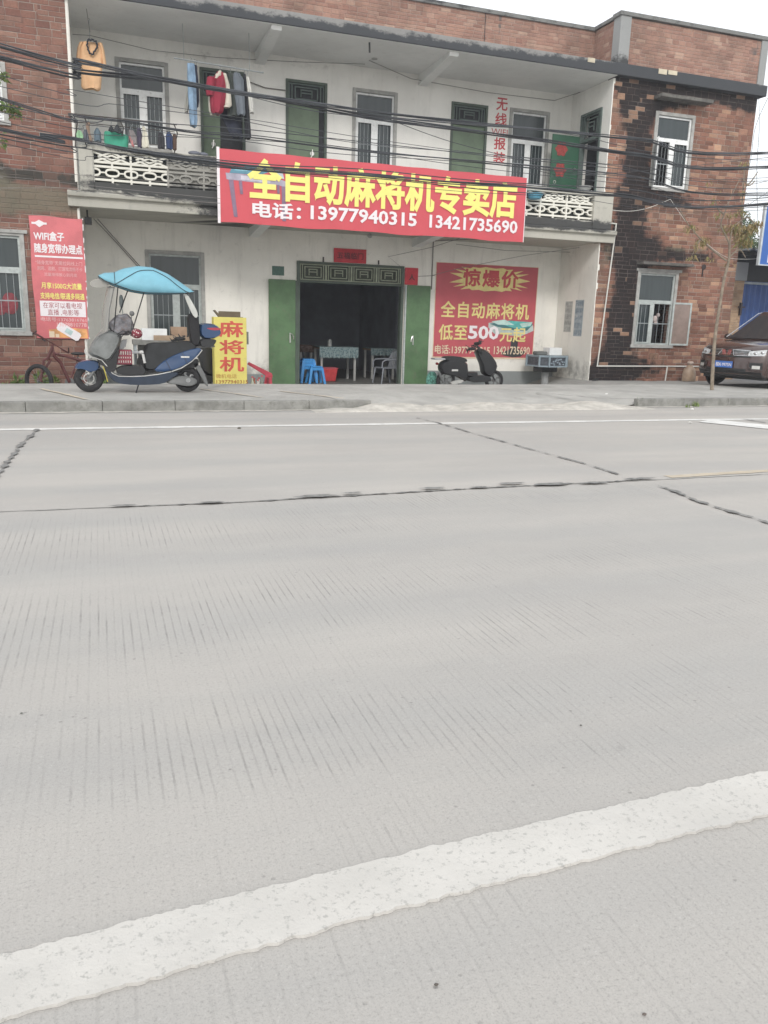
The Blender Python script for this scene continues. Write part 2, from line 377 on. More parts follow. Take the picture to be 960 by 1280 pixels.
m_white_dn = plaster('lower_plaster', (.80, .785, .73), streak=.32, grime=.4, stains=[(3.2, .2, 1.5, .5, .4), (10.8, .7, 1.6, .6, .5), (11.2, 2.2, .5, .5, .35), (3.4, -.1, 4, .3, .4)])
m_side = plaster('side_plaster', (.76, .745, .69), streak=.35, grime=.35, stains=[(12, .2, 1, .5, .6), (12, 3.2, 1, .5, .3)])
m_ceil = plaster('ceiling_plaster', (.74, .75, .74), streak=.1, grime=.25)
m_fascia = plaster('stained_fascia', (.26, .26, .255), streak=.2, grime=.5, black=[(6, 7.25, 11, .17, 1.15), (14.2, 7.3, 3.2, .3, 1.3)], blk=(.045, .05, .058))
m_coping = plaster('weathered_coping', (.20, .205, .20), streak=.2, grime=.6, black=[(7, 8.6, 12, .2, .45)])
m_column = plaster('grey_corner_plaster', (.30, .31, .31), streak=.4, grime=.4, black=[(12.1, 7.5, .5, .25, .8)])
m_slab = plaster('balcony_slab_cement', (.46, .45, .40), streak=.4, grime=.7, black=[(2.9, 3.66, 1.1, .3, 1.2), (3.0, 3.95, 3.2, .14, 1.2), (1.8, 4.55, 2.2, .06, .9), (.8, 3.83, 1.2, .05, .8), (11.0, 3.78, 1.6, .12, 1.0), (7, 3.85, 5, .18, .9), (.6, 3.72, 1.5, .05, .5)])
m_lat_w = plaster('white_lattice', (.74, .73, .66), streak=.25, grime=.4, black=[(0, 3.8, 1, .1, .5)])
m_lat_d = plaster('dirty_lattice', (.30, .295, .27), streak=.4, grime=.7, black=[(2, 4.6, 1.2, .2, .6), (2.2, 3.9, 1.5, .2, .6)])
m_plinth = plaster('grey_skirting', (.26, .28, .28), streak=.2, grime=.4)
m_cement = M('window_cement', (.36, .36, .345), .9, var=.18, scale=5, dirt=.35, dirtcol=(.2, .2, .19), bmp=.3)
m_alu = M('white_window_frame', (.80, .82, .82), .45, var=.1, scale=5, dirt=.3, dirtcol=(.33, .34, .33))
m_alu_old = M('chalky_window_frame', (.42, .46, .45), .6, var=.15, scale=7, dirt=.4, dirtcol=(.25, .27, .26))
m_bar = M('window_bar_metal', (.30, .33, .34), .5, metal=.3)
def pane_mat():  # dark rooms behind old glass
    m, nt, b, pos = newmat('dark_window_glass'); x, y, z = xyz(nt, pos)
    cur = noise(nt, combine(nt, mth(nt, 'MULTIPLY', x, 9), mth(nt, 'MULTIPLY', z, .6)), 1.2, 3)
    setc(nt, b, mixc(nt, cur, (.022, .032, .036), (.06, .075, .078))); b.inputs['Roughness'].default_value = .12
    b.inputs['Specular IOR Level'].default_value = .5
    bump(nt, b, noise(nt, pos, 1.7, 2), .12, .02)
    return m
m_pane = pane_mat()
m_frost = M('dusty_casement_glass', (.26, .20, .175), .3, var=.15, scale=4)
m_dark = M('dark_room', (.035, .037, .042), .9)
m_door = M('green_door_paint', (.125, .175, .115), .55, var=.14, scale=2.5, dirt=.25, dirtcol=(.09, .11, .08), bmp=.08)
m_door_dn = M('green_shop_door', (.085, .165, .075), .55, var=.2, scale=2.2, dirt=.35, dirtcol=(.13, .16, .10), bmp=.1)
m_door_dk = M('deep_green_door', (.03, .105, .062), .5, var=.15, scale=3)
m_doorframe = M('door_frame_green', (.07, .095, .075), .6, var=.15, scale=4)
m_trans = M('transom_green', (.27, .30, .22), .6, var=.15, scale=8)
m_trans_up = M('upper_transom_green', (.10, .135, .125), .6, var=.15, scale=8)
m_chrome = M('worn_chrome', (.6, .6, .58), .3, metal=.9)
m_pipe = M('white_pipe', (.62, .62, .58), .5, var=.1, scale=3, dirt=.2, dirtcol=(.35, .33, .29))
m_black = M('black_plastic', (.018, .019, .021), .45, var=.2, scale=10)
m_rubber = M('tyre_rubber', (.022, .022, .024), .85, var=.2, scale=14, dirt=.25, dirtcol=(.09, .085, .075))
m_cable = M('cable_rubber', (.045, .050, .058), .6, var=.25, scale=3)
m_cable_g = M('grey_cable', (.20, .19, .18), .6, var=.2, scale=3)
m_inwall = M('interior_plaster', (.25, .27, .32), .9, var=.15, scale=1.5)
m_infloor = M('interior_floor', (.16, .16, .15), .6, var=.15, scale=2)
m_banner_red = M('banner_red', (.57, .080, .100), .55, var=.05, scale=1.3, bmp=.25, bscale=4)
m_poster_red = M('poster_red', (.47, .085, .105), .6, var=.08, scale=1.5, bmp=.15, bscale=3)
m_wifi_red = M('sunbleached_pink_red', (.58, .15, .165), .55, var=.12, scale=2.5, bmp=.3, bscale=5)
m_by = M('banner_yellow', (.82, .76, .22), .55, var=.03)
m_by2 = M('poster_yellow', (.72, .62, .25), .6, var=.08)
m_bw = M('banner_white', (.78, .74, .76), .55, var=.03)
m_pw = M('poster_pale', (.70, .58, .42), .6, var=.08)
m_red_txt = M('red_lettering', (.50, .055, .065), .6, var=.08)
m_redpaper = M('red_paper', (.50, .035, .05), .7, var=.12, scale=6, bmp=.2)
m_ink = M('ink', (.03, .02, .02), .6)

# ------------------------------------------------------------------ ground, road, kerb, pavement
struct('road', MB().quad((-70, -14, 0), (70, -14, 0), (70, 12.7, 0), (-70, 12.7, 0)), m_road, origin=(0, 0, 0))
struct('ground', MB().quad((-400, -400, -.62), (400, -400, -.62), (400, 400, -.62), (-400, 400, -.62)), m_earth, origin=(0, 0, -.62))
def ribbon(pts, wid, z, jit, seed, blob=None, thick=.0, step=.045):
    """strip of irregular width along pts on the road; blob(t) scales the width"""
    rnd = random.Random(seed); mb = MB(); L = []; Rr = []
    fine = []
    for i in range(len(pts) - 1):
        a, b = Vector((*pts[i], 0)), Vector((*pts[i + 1], 0)); n = max(2, int((b - a).length / step))
        fine += [a.lerp(b, k / n) for k in range(n)]
    fine.append(Vector((*pts[-1], 0)))
    wob = 0; wl = wr = 0
    for i, p in enumerate(fine):
        d = (fine[min(i + 1, len(fine) - 1)] - fine[max(0, i - 1)]).normalized(); nrm = Vector((-d.y, d.x, 0))
        wl = wl * .6 + rnd.uniform(-jit, jit) * .7; wr = wr * .6 + rnd.uniform(-jit, jit) * .7
        k = blob(i / len(fine)) if blob else 1
        L.append(p + nrm * (wid / 2 * k + wl)); Rr.append(p - nrm * (wid / 2 * k + wr))
    vs = []; fs = []
    for a, b in zip(L, Rr): vs += [(a.x, a.y, z), (b.x, b.y, z)]
    for i in range(len(L) - 1): fs.append((2 * i, 2 * i + 1, 2 * i + 3, 2 * i + 2))
    if thick:
        n = len(vs); vs += [(v[0], v[1], z - thick) for v in vs[:n]]
        for i in range(len(L) - 1): fs += [(2 * i, 2 * i + 2, 2 * i + 2 + n, 2 * i + n), (2 * i + 3, 2 * i + 1, 2 * i + 1 + n, 2 * i + 3 + n)]
    return mb.add(vs, fs)
n0 = [(-9, 1.56), (-.26, 1.537), (.59, 1.596), (1.83, 1.64), (9, 1.75)]
struct('near_lane_line', ribbon(n0, .158 + .02, .0095, .006, 3, thick=.009, step=.012), m_paint)
struct('far_lane_line', ribbon([(-30, 10.24), (-1, 10.25), (8.9, 10.15), (10.2, 10.1), (30, 10.1)], .15, .004, .008, 4), m_paint_far)
for pts, wd in (([(8.75, 10.0), (9.2, 9.2), (9.7, 8.4)], .55), ([(10.05, 9.75), (10.7, 8.6)], .45)):
    struct('crossing_stripe', ribbon(pts, wd, .008, .01, 5), m_paint_far)
struct('yellow_lane_line', ribbon([(5.0, 6.12), (6.3, 6.2), (11, 6.4)], .11, .004, .01, 6), m_yellow_paint)
# seams between the slabs
rnd = random.Random(11)
phs = [rnd.uniform(0, 6.28) for _ in range(6)]
def bl(t): return max(.04, .30 + .8 * math.sin(t * 37 + phs[0]) * math.sin(t * 91 + phs[1]) + .55 * math.sin(t * 213 + phs[2]))
struct('long_seam', ribbon([(-30, 5.9), (-.7, 5.93), (.94, 5.89), (2.99, 5.99), (5.6, 6.03), (30, 6.3)], .022, .004, .010, 7), m_seam)
struct('seam_tar', ribbon([(.2, 5.9), (.94, 5.87), (2.0, 5.93), (2.99, 5.985), (4.7, 6.02)], .030, .0085, .012, 8, bl, step=.02), m_tar)
for i, (a, b2, wd) in enumerate([((-.76, 10.2), (-.9, 6.6), .06), ((4.32, 10.8), (4.60, 6.3), .034), ((4.57, 5.75), (4.45, 3.4), .055), ((-.80, 5.7), (-.95, 1.8), .02), ((9.6, 10.1), (9.75, 6.4), .05)]):
    n = 8; rr = random.Random(i)
    pts = [(a[0] + (b2[0] - a[0]) * k / n + rr.uniform(-.03, .03), a[1] + (b2[1] - a[1]) * k / n) for k in range(n + 1)]
    struct('cross_seam_tar', ribbon(pts, wd, .0125, .010 if wd > .03 else .004, 20 + i, (lambda t, i=i: max(.12, .6 + .7 * math.sin(t * 29 + i) * math.sin(t * 67 + i * 2))), step=.02), m_tar)
for i, (px, py, s) in enumerate([(395, 622, .09), (265, 630, .05), (440, 618, .05), (690, 607, .1), (640, 606, .07), (745, 605, .08), (800, 600, .08), (155, 634, .05), (540, 612, .06), (600, 611, .05)]):
    gx, gy = G(px, py); rr = random.Random(40 + i); n = 14
    v = [(gx + math.cos(k / n * 6.283) * s * 2.0 * rr.uniform(.6, 1.2), gy + math.sin(k / n * 6.283) * s * .55 * rr.uniform(.6, 1.2), .0165) for k in range(n)]
    struct('tar_patch', MB().add(v, [tuple(range(n))]), m_tar)

def gh(x, y):
    """height of the pavement and of the lower yard behind it"""
    if y <= 15.2: base = .14 + .004 * math.sin(x * 2 + y)
    else: base = .14
    if y > 15.2:
        t = (y - 15.2)
        left = max(-.30, .14 - .9 * t)
        right = max(0.0, .14 - .05 * t)
        k = min(1, max(0, (x - 11.2) / .5)); base = left * (1 - k) + right * k
    # broken ramp down to the road in front of the shop
    k = min(1, max(0, (x - 3.4) / .6)) * min(1, max(0, (9.3 - x) / .35))
    if y < 13.6 and k > 0:
        r = .14 * min(1, max(.06, (y - 12.25 + .15 * math.sin(x * 1.7)) / 1.1)) + .015 * math.sin(x * 5.1 + y * 3) * math.sin(y * 4 + x)
        base = base * (1 - k) + max(.008, r) * k
    return base
def sheet(x0, x1, ys, dx, fn):
    nx = int((x1 - x0) / dx); vs = [(x0 + (x1 - x0) * i / nx, y, fn(x0 + (x1 - x0) * i / nx, y)) for y in ys for i in range(nx + 1)]
    fs = [(j * (nx + 1) + i, j * (nx + 1) + i + 1, (j + 1) * (nx + 1) + i + 1, (j + 1) * (nx + 1) + i) for j in range(len(ys) - 1) for i in range(nx)]
    return MB().add(vs, fs)
o = struct('pavement', sheet(-30, 42, [12.14 + .12 * k for k in range(26)] + [15.2], .15, gh), m_walk, smooth_=False, origin=(0, 12.2, 0))
o = struct('yard', sheet(-30, 42, [15.2, 15.25, 15.4, 15.6, 15.75, 16, 17, 18.4, 20, 24, 40], .5, gh), m_walk2, origin=(0, 16, 0))
# kerb stones (broken away at the ramp)
kb = MB(); x = -30.0; rr = random.Random(2)
while x < 42:
    x2 = x + .996
    if not (3.0 < x < 8.6):
        dy = rr.uniform(-.006, .006); kb.box(x, x2, 12.02 + dy, 12.15, -.1, .145 + rr.uniform(-.004, .004))
    x += 1.0
struct('kerb', kb, m_kerb, bev=.012, origin=(0, 12.1, 0))
struct('kerb_gutter', ribbon([(-30, 11.95), (2.8, 11.96), (3.3, 12.05), (8.6, 12.1), (9.3, 11.96), (40, 11.95)], .16, .006, .04, 9), m_mortar)
# rubble mortar lip of the ramp: uneven low mound
def lip(x, y):
    e = min(1, max(0, (x - 3.1) / .5)) * min(1, max(0, (9.0 - x) / .5)); t = (y - 11.62) / .95
    s = math.sin(max(0, min(1, t)) * math.pi)
    return .004 + e * s * (.05 + .025 * math.sin(x * 3.3) + .02 * math.sin(x * 9.1 + y * 7)) - (0 if 0 < t < 1 else .05)
struct('ramp_mortar', sheet(3.0, 9.1, [11.6 + .05 * k for k in range(20)], .07, lip), m_mortar, smooth_=True, origin=(6, 12, 0))
# faded paint on the pavement
for a, b2, wd in ((G(52, 486, .145), G(108, 499, .145), .07), (G(250, 486, .145), G(330, 497, .145), .05), (G(350, 489, .145), G(430, 498, .145), .06)):
    struct('pavement_paint', ribbon([a, b2], wd, .150, .02, 12), M('faded_parking_paint', (.56, .49, .38), .9, var=.1, dirt=.5, dirtcol=(.37, .36, .34)))
a, b2 = G(670, 491, .145), G(758, 499, .145)
struct('pavement_crack', ribbon([a, (.5 * (a[0] + b2[0]) + .05, .5 * (a[1] + b2[1])), b2, (b2[0] + .9, b2[1] + .02)], .03, .151, .02, 13), M('dark_crack', (.10, .10, .09), .95))
# ------------------------------------------------------------------ the shop building
YB, YF, XW, XL, XE = 20.0, 18.2, 12.0, -0.25, 16.35
B = thing('shop_building', 'two storey whitewashed shop with brick end wings, long balcony and brick parapet', 'building', (6, 20, 0))
def wall(mb, ax, u0, u1, z0, z1, d0, d1, holes=()):
    """wall sheet with thickness; ax 'x': runs along x at y=d0..d1, 'y': runs along y at x=d0..d1"""
    f = (lambda u, d, z: (u, d, z)) if ax == 'x' else (lambda u, d, z: (d, u, z))
    us = sorted({u0, u1, *[h[0] for h in holes], *[h[1] for h in holes]}); zs = sorted({z0, z1, *[h[2] for h in holes], *[h[3] for h in holes]})
    ins = lambda u, z: any(h[0] < u < h[1] and h[2] < z < h[3] for h in holes)
    for i in range(len(us) - 1):
        for j in range(len(zs) - 1):
            a, b, c, d = us[i], us[i + 1], zs[j], zs[j + 1]
            if ins((a + b) / 2, (c + d) / 2): continue
            for q in (d0, d1): mb.quad(f(a, q, c), f(b, q, c), f(b, q, d), f(a, q, d))
    for a, b, c, d in [(u0, u1, z0, z1), *holes]:
        mb.quad(f(a, d0, c), f(b, d0, c), f(b, d1, c), f(a, d1, c)); mb.quad(f(a, d0, d), f(b, d0, d), f(b, d1, d), f(a, d1, d))
        mb.quad(f(a, d0, c), f(a, d1, c), f(a, d1, d), f(a, d0, d)); mb.quad(f(b, d0, c), f(b, d1, c), f(b, d1, d), f(b, d0, d))
    return mb
W_up1, W_up2, W_up3 = (.70, 1.66, 5.0, 6.68), (6.08, 7.06, 5.0, 6.67), (10.27, 11.27, 4.9, 6.67)
W_gr = (1.17, 2.35, .69, 2.73)
D_up1, D_up2, D_up3 = (2.42, 3.43, 3.72, 6.77), (4.38, 5.37, 3.72, 6.76), (8.57, 9.57, 3.72, 6.72)
D_gr = (4.65, 7.45, -.33, 2.74)
obj('upper_wall', wall(MB(), 'x', XL, XW, 3.70, 7.25, YB, YB + .24, [W_up1, W_up2, W_up3, D_up1, D_up2, D_up3]), m_white_up, B)
obj('lower_wall', wall(MB(), 'x', XL, XW, -.5, 3.44, YB, YB + .24, [W_gr, D_gr]), m_white_dn, B)
obj('wall_skirting', MB().box(8.2, 11.99, YB - .02, YB - .001, -.5, .12), m_plinth, B)
obj('wall_skirting', MB().box(-.2, 3.9, YB - .02, YB - .001, -.5, .0), m_plinth, B)
# right wing
Wr_up, Wr_dn = (13.37, 14.40, 4.86, 6.53), (13.30, 14.41, .95, 2.76)
obj('brick_wing_wall', wall(MB(), 'x', XW, XE, -.5, 7.3, YF, YF + .24, [Wr_up, Wr_dn]).box(XE - .2, XE - .01, YF + .24, 27, -.5, 7.3), m_brick_r, B, label='soot stained brick front of the right wing')
SD = (18.56, 19.50, 3.72, 6.64)
sm = MB().box(XW - .005, XW + .01, YF - .004, YF + .25, 3.95, 7.2); wall(sm, 'y', YF + .245, YB - .001, 3.70, 7.22, XW, XW + .24, [SD]); obj('upper_side_wall', sm, m_white_up, B)
sm = MB().box(XW - .005, XW + .01, YF - .004, YF + .25, -.3, 3.42); wall(sm, 'y', YF + .245, YB - .001, -.5, 3.43, XW, XW + .24); obj('lower_side_wall', sm, m_side, B, label='stained side wall with pasted notices')
# ragged plaster edge where the whitewash wraps the brick corner
rr = random.Random(5); ed = MB()
for z0_, z1_ in ((-.05, 3.40), (3.95, 7.2)):
    z = z0_
    while z < z1_:
        h = rr.uniform(.05, .16); ed.box(XW + .0101, XW + rr.uniform(.016, .06 if rr.random() < .3 else .022), YF - .0035, YF + .05, z, min(z + h, z1_)); z += h
obj('plaster_edge', ed, m_side, B)
# left wing
Wl_dn, Wl_up = (-2.62, -1.39, .95, 2.80), (-2.6, -1.5, 4.90, 5.85)
obj('brick_wing_wall', wall(MB(), 'x', -6.5, XL, -.5, 8.6, YF, YF + .24, [Wl_dn, Wl_up]).box(-6.5, -6.3, YF + .24, 27, -.5, 8.6), m_brick_l, B, label='red brick front of the left wing')
obj('side_wall', MB().box(XL - .02, XL + .012, YF + .004, YB, -.5, 3.42).box(XL - .02, XL + .012, YF + .004, YB, 3.72, 7.22), m_white_dn, B)
obj('plaster_edge', MB().box(XL - .045, XL + .0, YF - .006, YF + .05, 3.9, 7.2).box(XL - .035, XL, YF - .006, YF + .05, -.3, 3.4), m_side, B)
# slabs, ceiling, beams
obj('roof_slab', MB().box(XL - .15, XE + .12, 18.02, 27, 7.235, 7.49), m_fascia, B, bev=.01)
obj('roof_soffit', MB().box(XL, XW, 18.06, YB + .1, 7.222, 7.24), m_ceil, B)
for x in (3.78, 7.78):
    bm_ = MB(); bm_.prism([(18.1, 7.23), (YB, 7.23), (YB, 6.98), (18.15, 7.15)], lambda u, v, d: (d, u, v), x - .11, x + .11); obj('roof_beam', bm_, m_ceil, B)
for x in (3.6, 7.75):
    bm_ = MB(); bm_.prism([(18.15, 3.44), (YB, 3.44), (YB, 3.22), (18.2, 3.37)], lambda u, v, d: (d, u, v), x - .11, x + .11); obj('balcony_beam', bm_, m_ceil, B)
m_tile = M('pale_tile', (.52, .47, .36), .7, var=.2, scale=3)
for a_, b_, c_ in ((11.13, 11.32, 7.40), (13.12, 13.36, 7.38), (13.40, 13.66, 7.40)): obj('fascia_patch', MB().box(a_, b_, 18.008, 18.03, c_, 7.495), m_tile, B)
obj('ceiling_stain', MB().lathe([(.07, 0), (.07, -.01)], (6.3, 19.3, 7.222)), m_cement, B)
# roof parapets
obj('parapet', MB().box(-6.5, XW + .02, 19.22, 19.42, 7.49, 8.50), m_brick_p, B, label='faded brick parapet set back over the balcony')
obj('parapet', MB().box(XW + .22, XE - .16, 18.1, 18.3, 7.49, 8.50).box(XW + .02, XW + .2, 18.32, 19.42, 7.49, 8.50).box(XE - .2, XE, 18.32, 27, 7.49, 8.5), m_brick_p, B, label='tall brick parapet of the right wing')
obj('parapet_column', MB().box(XW - .02, XW + .27, 18.07, 18.36, 7.49, 8.52), m_column, B)
obj('parapet_column', MB().box(XE - .18, XE + .03, 18.07, 18.34, 7.49, 8.52), m_column, B)
obj('parapet_coping', MB().box(-6.5, XW + .0, 19.18, 19.46, 8.50, 8.59).box(XW - .06, XE + .06, 18.04, 18.38, 8.52, 8.61).box(XW - .02, XW + .24, 18.38, 19.50, 8.515, 8.60), m_coping, B, bev=.01)
obj('parapet_crack', MB().box(9.0, 9.015, 19.212, 19.22, 7.5, 8.5), m_ink, B)
obj('antenna_rod', MB().tube([(7.75, 19.3, 8.5), (7.77, 19.3, 9.3)], .008, 6), m_bar, B)
# balcony slab with stepped cornice
sl_ = MB(); prof = [(18.10, 3.43), (18.10, 3.60), (18.02, 3.62), (18.00, 3.70), (18.12, 3.74), (20.0, 3.74), (20.0, 3.43)]
sl_.prism(prof, lambda u, v, d: (d, u, v), -.45, 12.36); obj('balcony_slab', sl_, m_slab, B, bev=.012)
obj('balcony_plinth', MB().box(-.12, 12.22, 18.12, 18.30, 3.74, 3.92), m_slab, B, bev=.01)
# railing: posts, coping and cast lattice panels
rail = MB().box(-.12, 12.22, 18.12, 18.29, 4.50, 4.60).box(-.2, .06, 18.09, 18.32, 3.74, 4.58).box(11.68, 12.22, 18.09, 18.32, 3.74, 4.58)
RL = obj('balcony_railing', rail, m_slab, B, bev=.008)
def lattice(x0, x1, mat, filled):
    mb = MB(); Y0, Y1 = 18.165, 18.235; h0, h1 = 3.92, 4.50; H = h1 - h0; t = .021
    def bar(a, b, wd=t):
        a = Vector(a); b = Vector(b); d = (b - a).normalized(); n = Vector((-d.y, d.x)) * wd
        mb.prism([(a + n)[:], (b + n)[:], (b - n)[:], (a - n)[:]], lambda u, v, q: (u, q, v), Y0 + random.uniform(-.002, .002), Y1)
    zt = h1 - .33 * H; z2 = h1 - .47 * H; zr = h0 + .34 * H; zb = h0 + .10 * H; w = x1 - x0; xm = (x0 + x1) / 2
    bar((x0, h0), (x0, h1), .02)
    for z in (zt, z2, zb): bar((x0, z), (x1, z))
    bar((xm, zt), (xm, z2 - .0)); bar((xm, z2), (xm, zr + .05)); bar((xm, zr - .05), (xm, h0)) 
    zc = (zt + h1) / 2; q = (h1 - zt) / 2
    for k in (1.0, .45):   # nested diamonds
        a = w * .36 * k; b = q * k
        for s in (-1, 1):
            for r in (-1, 1): bar((xm + s * a, zc), (xm, zc + r * b), .016)
    for s in (-1, 1):
        for r in (-1, 1): bar((xm + s * w * .5, zc + r * q * .0 + r * q * .95), (xm + s * w * .14, zc + r * q * .1), .016)
    def ring(cx, a0, a1):
        pts = []
        for k in range(17):
            a = a0 + (a1 - a0) * k / 16; pts.append((cx + .125 * math.copysign(abs(math.cos(a)) ** .7, math.cos(a)), zr + .062 * math.copysign(abs(math.sin(a)) ** .8, math.sin(a))))
        for a, b in zip(pts, pts[1:]): bar(a, b, .018)
    ring(xm, 0, 2 * math.pi); ring(x0, -math.pi / 2, math.pi / 2); ring(x1, math.pi / 2, 1.5 * math.pi)
    for s in (-1, 1): bar((xm + s * .12, zr), (xm + s * (w / 2 - .12), zr), .012)
    if filled: mb.box(x0 + .02, x1 - .02, 18.215, 18.28, h0 + .12, h1 - .03)
    return obj('lattice_panel', mb, mat, RL)
nmod = 16; x0 = .06; wmod = (11.68 - .06) / nmod
for k in range(nmod):
    a = x0 + k * wmod
    lattice(a, a + wmod, m_lat_w if k < 2 or k >= 13 else m_lat_d, k in (2, 3, 12, 5, 8))

# windows and doors
def window(u, Y, zs, mull=.5, mat=m_alu, sur=.08, cas=True, openl=None, barsn=3, pane=m_pane, sill=True, skip=None, cornice=False):
    x0, x1, z0, z1 = u
    fr = MB(); s = sur
    fr.box(x0 - s, x0 + .005, Y - .025, Y + .1, z0 - (s if sill else 0), z1 + s).box(x1 - .005, x1 + s, Y - .025, Y + .1, z0 - (s if sill else 0), z1 + s)
    fr.box(x0 + .005, x1 - .005, Y - .025, Y + .1, z1, z1 + s)
    fr.box(x0 - s - .03 if sill else x0 + .005, x1 + s + .03 if sill else x1 - .005, Y - .05, Y + .1, z0 - s, z0 - .001)
    if cornice: fr.box(x0 - s - .07, x1 + s + .07, Y - .05, Y - .026, z1 + s - .03, z1 + s + .04)
    wd = obj('window', fr, m_cement, B, bev=.006)
    f = MB(); t = .045; ya, yb = Y + .02, Y + .07; xm = x0 + (x1 - x0) * mull
    f.box(x0, x0 + t, ya, yb, z0, z1).box(x1 - t, x1, ya, yb, z0, z1).box(x0 + t, x1 - t, ya, yb, z1 - t, z1).box(x0 + t, x1 - t, ya, yb, z0, z0 + t)
    f.box(x0 + t, x1 - t, ya, yb, zs - .045, zs + .045).box(xm - .055, xm + .055, ya - .01, yb, z0 + t, zs - .045)
    obj('frame', f, mat, wd, bev=.004)
    if cas:
        c = MB()
        for a, b, k in ((x0 + t, xm - .055, 0), (xm + .055, x1 - t, 1)):
            if skip == k: continue
            e = .028; c.box(a, a + e, ya - .018, ya - .003, z0 + t, zs - .045).box(b - e, b, ya - .018, ya - .003, z0 + t, zs - .045).box(a + e, b - e, ya - .018, ya - .003, zs - .045 - e, zs - .045).box(a + e, b - e, ya - .018, ya - .003, z0 + t, z0 + t + e)
        obj('casement', c, mat, wd)
    p = MB()
    if skip is None: p.box(x0 + .01, x1 - .01, Y + .055, Y + .062, z0 + .01, z1 - .01)
    else:
        p.box(x0 + .01, x1 - .01, Y + .055, Y + .062, zs, z1 - .01)
        a, b = ((xm, x1 - .01), (x0 + .01, xm))[skip]; p.box(a, b, Y + .055, Y + .062, z0 + .01, zs)
        dk = MB().box(x0 + .02, x1 - .02, Y + .6, Y + .62, z0 - .2, z1)
        obj('room_behind', dk, m_dark, wd)
    obj('pane', p, pane, wd)
    br = MB()
    for a, b in ((x0 + t, xm - .055), (xm + .055, x1 - t)):
        for k in range(1, barsn + 1):
            xx = a + (b - a) * k / (barsn + 1); br.tube([(xx, Y + .045, z0 + t), (xx, Y + .045, zs - .045)], .007, 6)
        zz = z0 + (zs - z0) * .5; br.box(a, b, Y + .040, Y + .05, zz - .012, zz + .012)
    obj('window_bars', br, m_bar, wd)
    return wd
window(W_up1, YB, 6.12); window(W_up2, YB, 6.08, mull=.5); window(W_up3, YB, 6.0)
window(W_gr, YB, 2.03, mat=m_alu_old)
wr = window(Wr_up, YF, 5.98, mull=.48, sill=False, skip=0, barsn=3)
# open casement of the upper wing window, swung outwards
c = MB(); A = Vector((13.42, YF, 0)); d = Vector((-.28, -.42, 0)).normalized(); q = A + d * .5
def tiltpane(mb, A, B_, z0, z1, e=.03, th=.02):
    n = (B_ - A).normalized(); m = Vector((-n.y, n.x, 0)) * th / 2
    def bb(a, b, za, zb): mb.prism([(a, za), (b, za), (b, zb), (a, zb)], lambda u, v, dd: tuple(A + n * u + m * dd + Vector((0, 0, v))), -1, 1)
    L = (B_ - A).length; bb(0, e, z0, z1); bb(L - e, L, z0, z1); bb(e, L - e, z0, z0 + e); bb(e, L - e, z1 - e, z1)
    return L
tiltpane(c, A, q, 4.9, 5.94, .035); cs = obj('open_casement', c, m_alu, wr)
c = MB(); n = (q - A).normalized(); c.prism([(.03, 4.93), (.47, 4.93), (.47, 5.91), (.03, 5.91)], lambda u, v, dd: tuple(A + n * u + Vector((-n.y, n.x, 0)) * dd + Vector((0, 0, v))), -.003, .003)
obj('casement_glass', c, M('casement_glass', (.10, .15, .15), .1), wr)
wr = window(Wr_dn, YF, 2.05, mull=.44, mat=m_alu_old, sill=True, skip=1, barsn=2, cornice=True)
c = MB(); A = Vector((14.40, YF - .03, 0)); q = Vector((14.95, YF - .10, 0))
tiltpane(c, A, q, .95, 2.06, .045, .03); obj('open_casement', c, m_alu_old, wr)
n = (q - A).normalized(); c = MB(); c.prism([(.04, .99), (.51, .99), (.51, 2.02), (.04, 2.02)], lambda u, v, dd: tuple(A + n * u + Vector((-n.y, n.x, 0)) * dd + Vector((0, 0, v))), -.004, .004)
obj('casement_glass', c, m_frost, wr)
c = MB(); c.ball((13.98, YF + .12, 1.62), .07, .05, .09).ball((14.07, YF + .12, 1.72), .05, .04, .06).ball((14.02, YF + .12, 1.52), .06, .03, .05)
obj('hanging_cloth', c, M('pale_cloth', (.5, .42, .4), .9), wr, smooth_=True)
m_hood = M('mouldy_hood', (.13, .125, .115), .95, var=.3, scale=5, dirt=.4, dirtcol=(.04, .04, .04), bmp=.5)
obj('window_hood', MB().box(13.19, 14.73, YF - .32, YF, 6.86, 6.94), m_hood, B, bev=.008); obj('window_hood', MB().box(13.15, 14.72, YF - .30, YF, 2.96, 3.03), m_hood, B, bev=.008)
wl = window(Wl_dn, YF, 2.16, mull=.5, mat=m_alu_old, sill=True, cornice=True, barsn=3)
c = MB(); c.ball((-1.66, YF + .054, 1.5), .15, .012, .22, 16, 10).ball((-1.85, YF + .054, 1.42), .12, .010, .16, 16, 10); obj('red_ornament', c, M('dim_red', (.20, .04, .05), .8, var=.3, scale=9), wl, smooth_=True)
window(Wl_up, YF, 5.5, barsn=2)

def fret(mb, x0, x1, z0, z1, Y, t=.014, mirror=False, pl='y'):
    """nested rectangle fretwork"""
    def bx(a, b, c, d):
        if pl == 'y': mb.box(a, b, Y - .012, Y + .012, c, d)
        else: mb.box(Y - .012, Y + .012, a, b, c, d)
    bx(x0, x1, z1 - t, z1); bx(x0, x1, z0, z0 + t); bx(x0, x0 + t, z0 + t, z1 - t); bx(x1 - t, x1, z0 + t, z1 - t)
    w, h = x1 - x0, z1 - z0
    for k in (.17, .33):
        a, b, c, d = x0 + w * k, x1 - w * k, z0 + h * k * .9, z1 - h * k * .9
        bx(a, b, d - t, d); bx(a, b, c, c + t) if k < .3 else None; bx(a, a + t, c, d - t); bx(b - t, b, c, d - t)
    bx(x0 + w * .33, x1 - w * .33, z0 + h * .48, z0 + h * .48 + t)
    bx(x0 + w * .08, x0 + w * .08 + t, z0 + t, z1 - t); bx(x1 - w * .08 - t, x1 - w * .08, z0 + t, z1 - t)
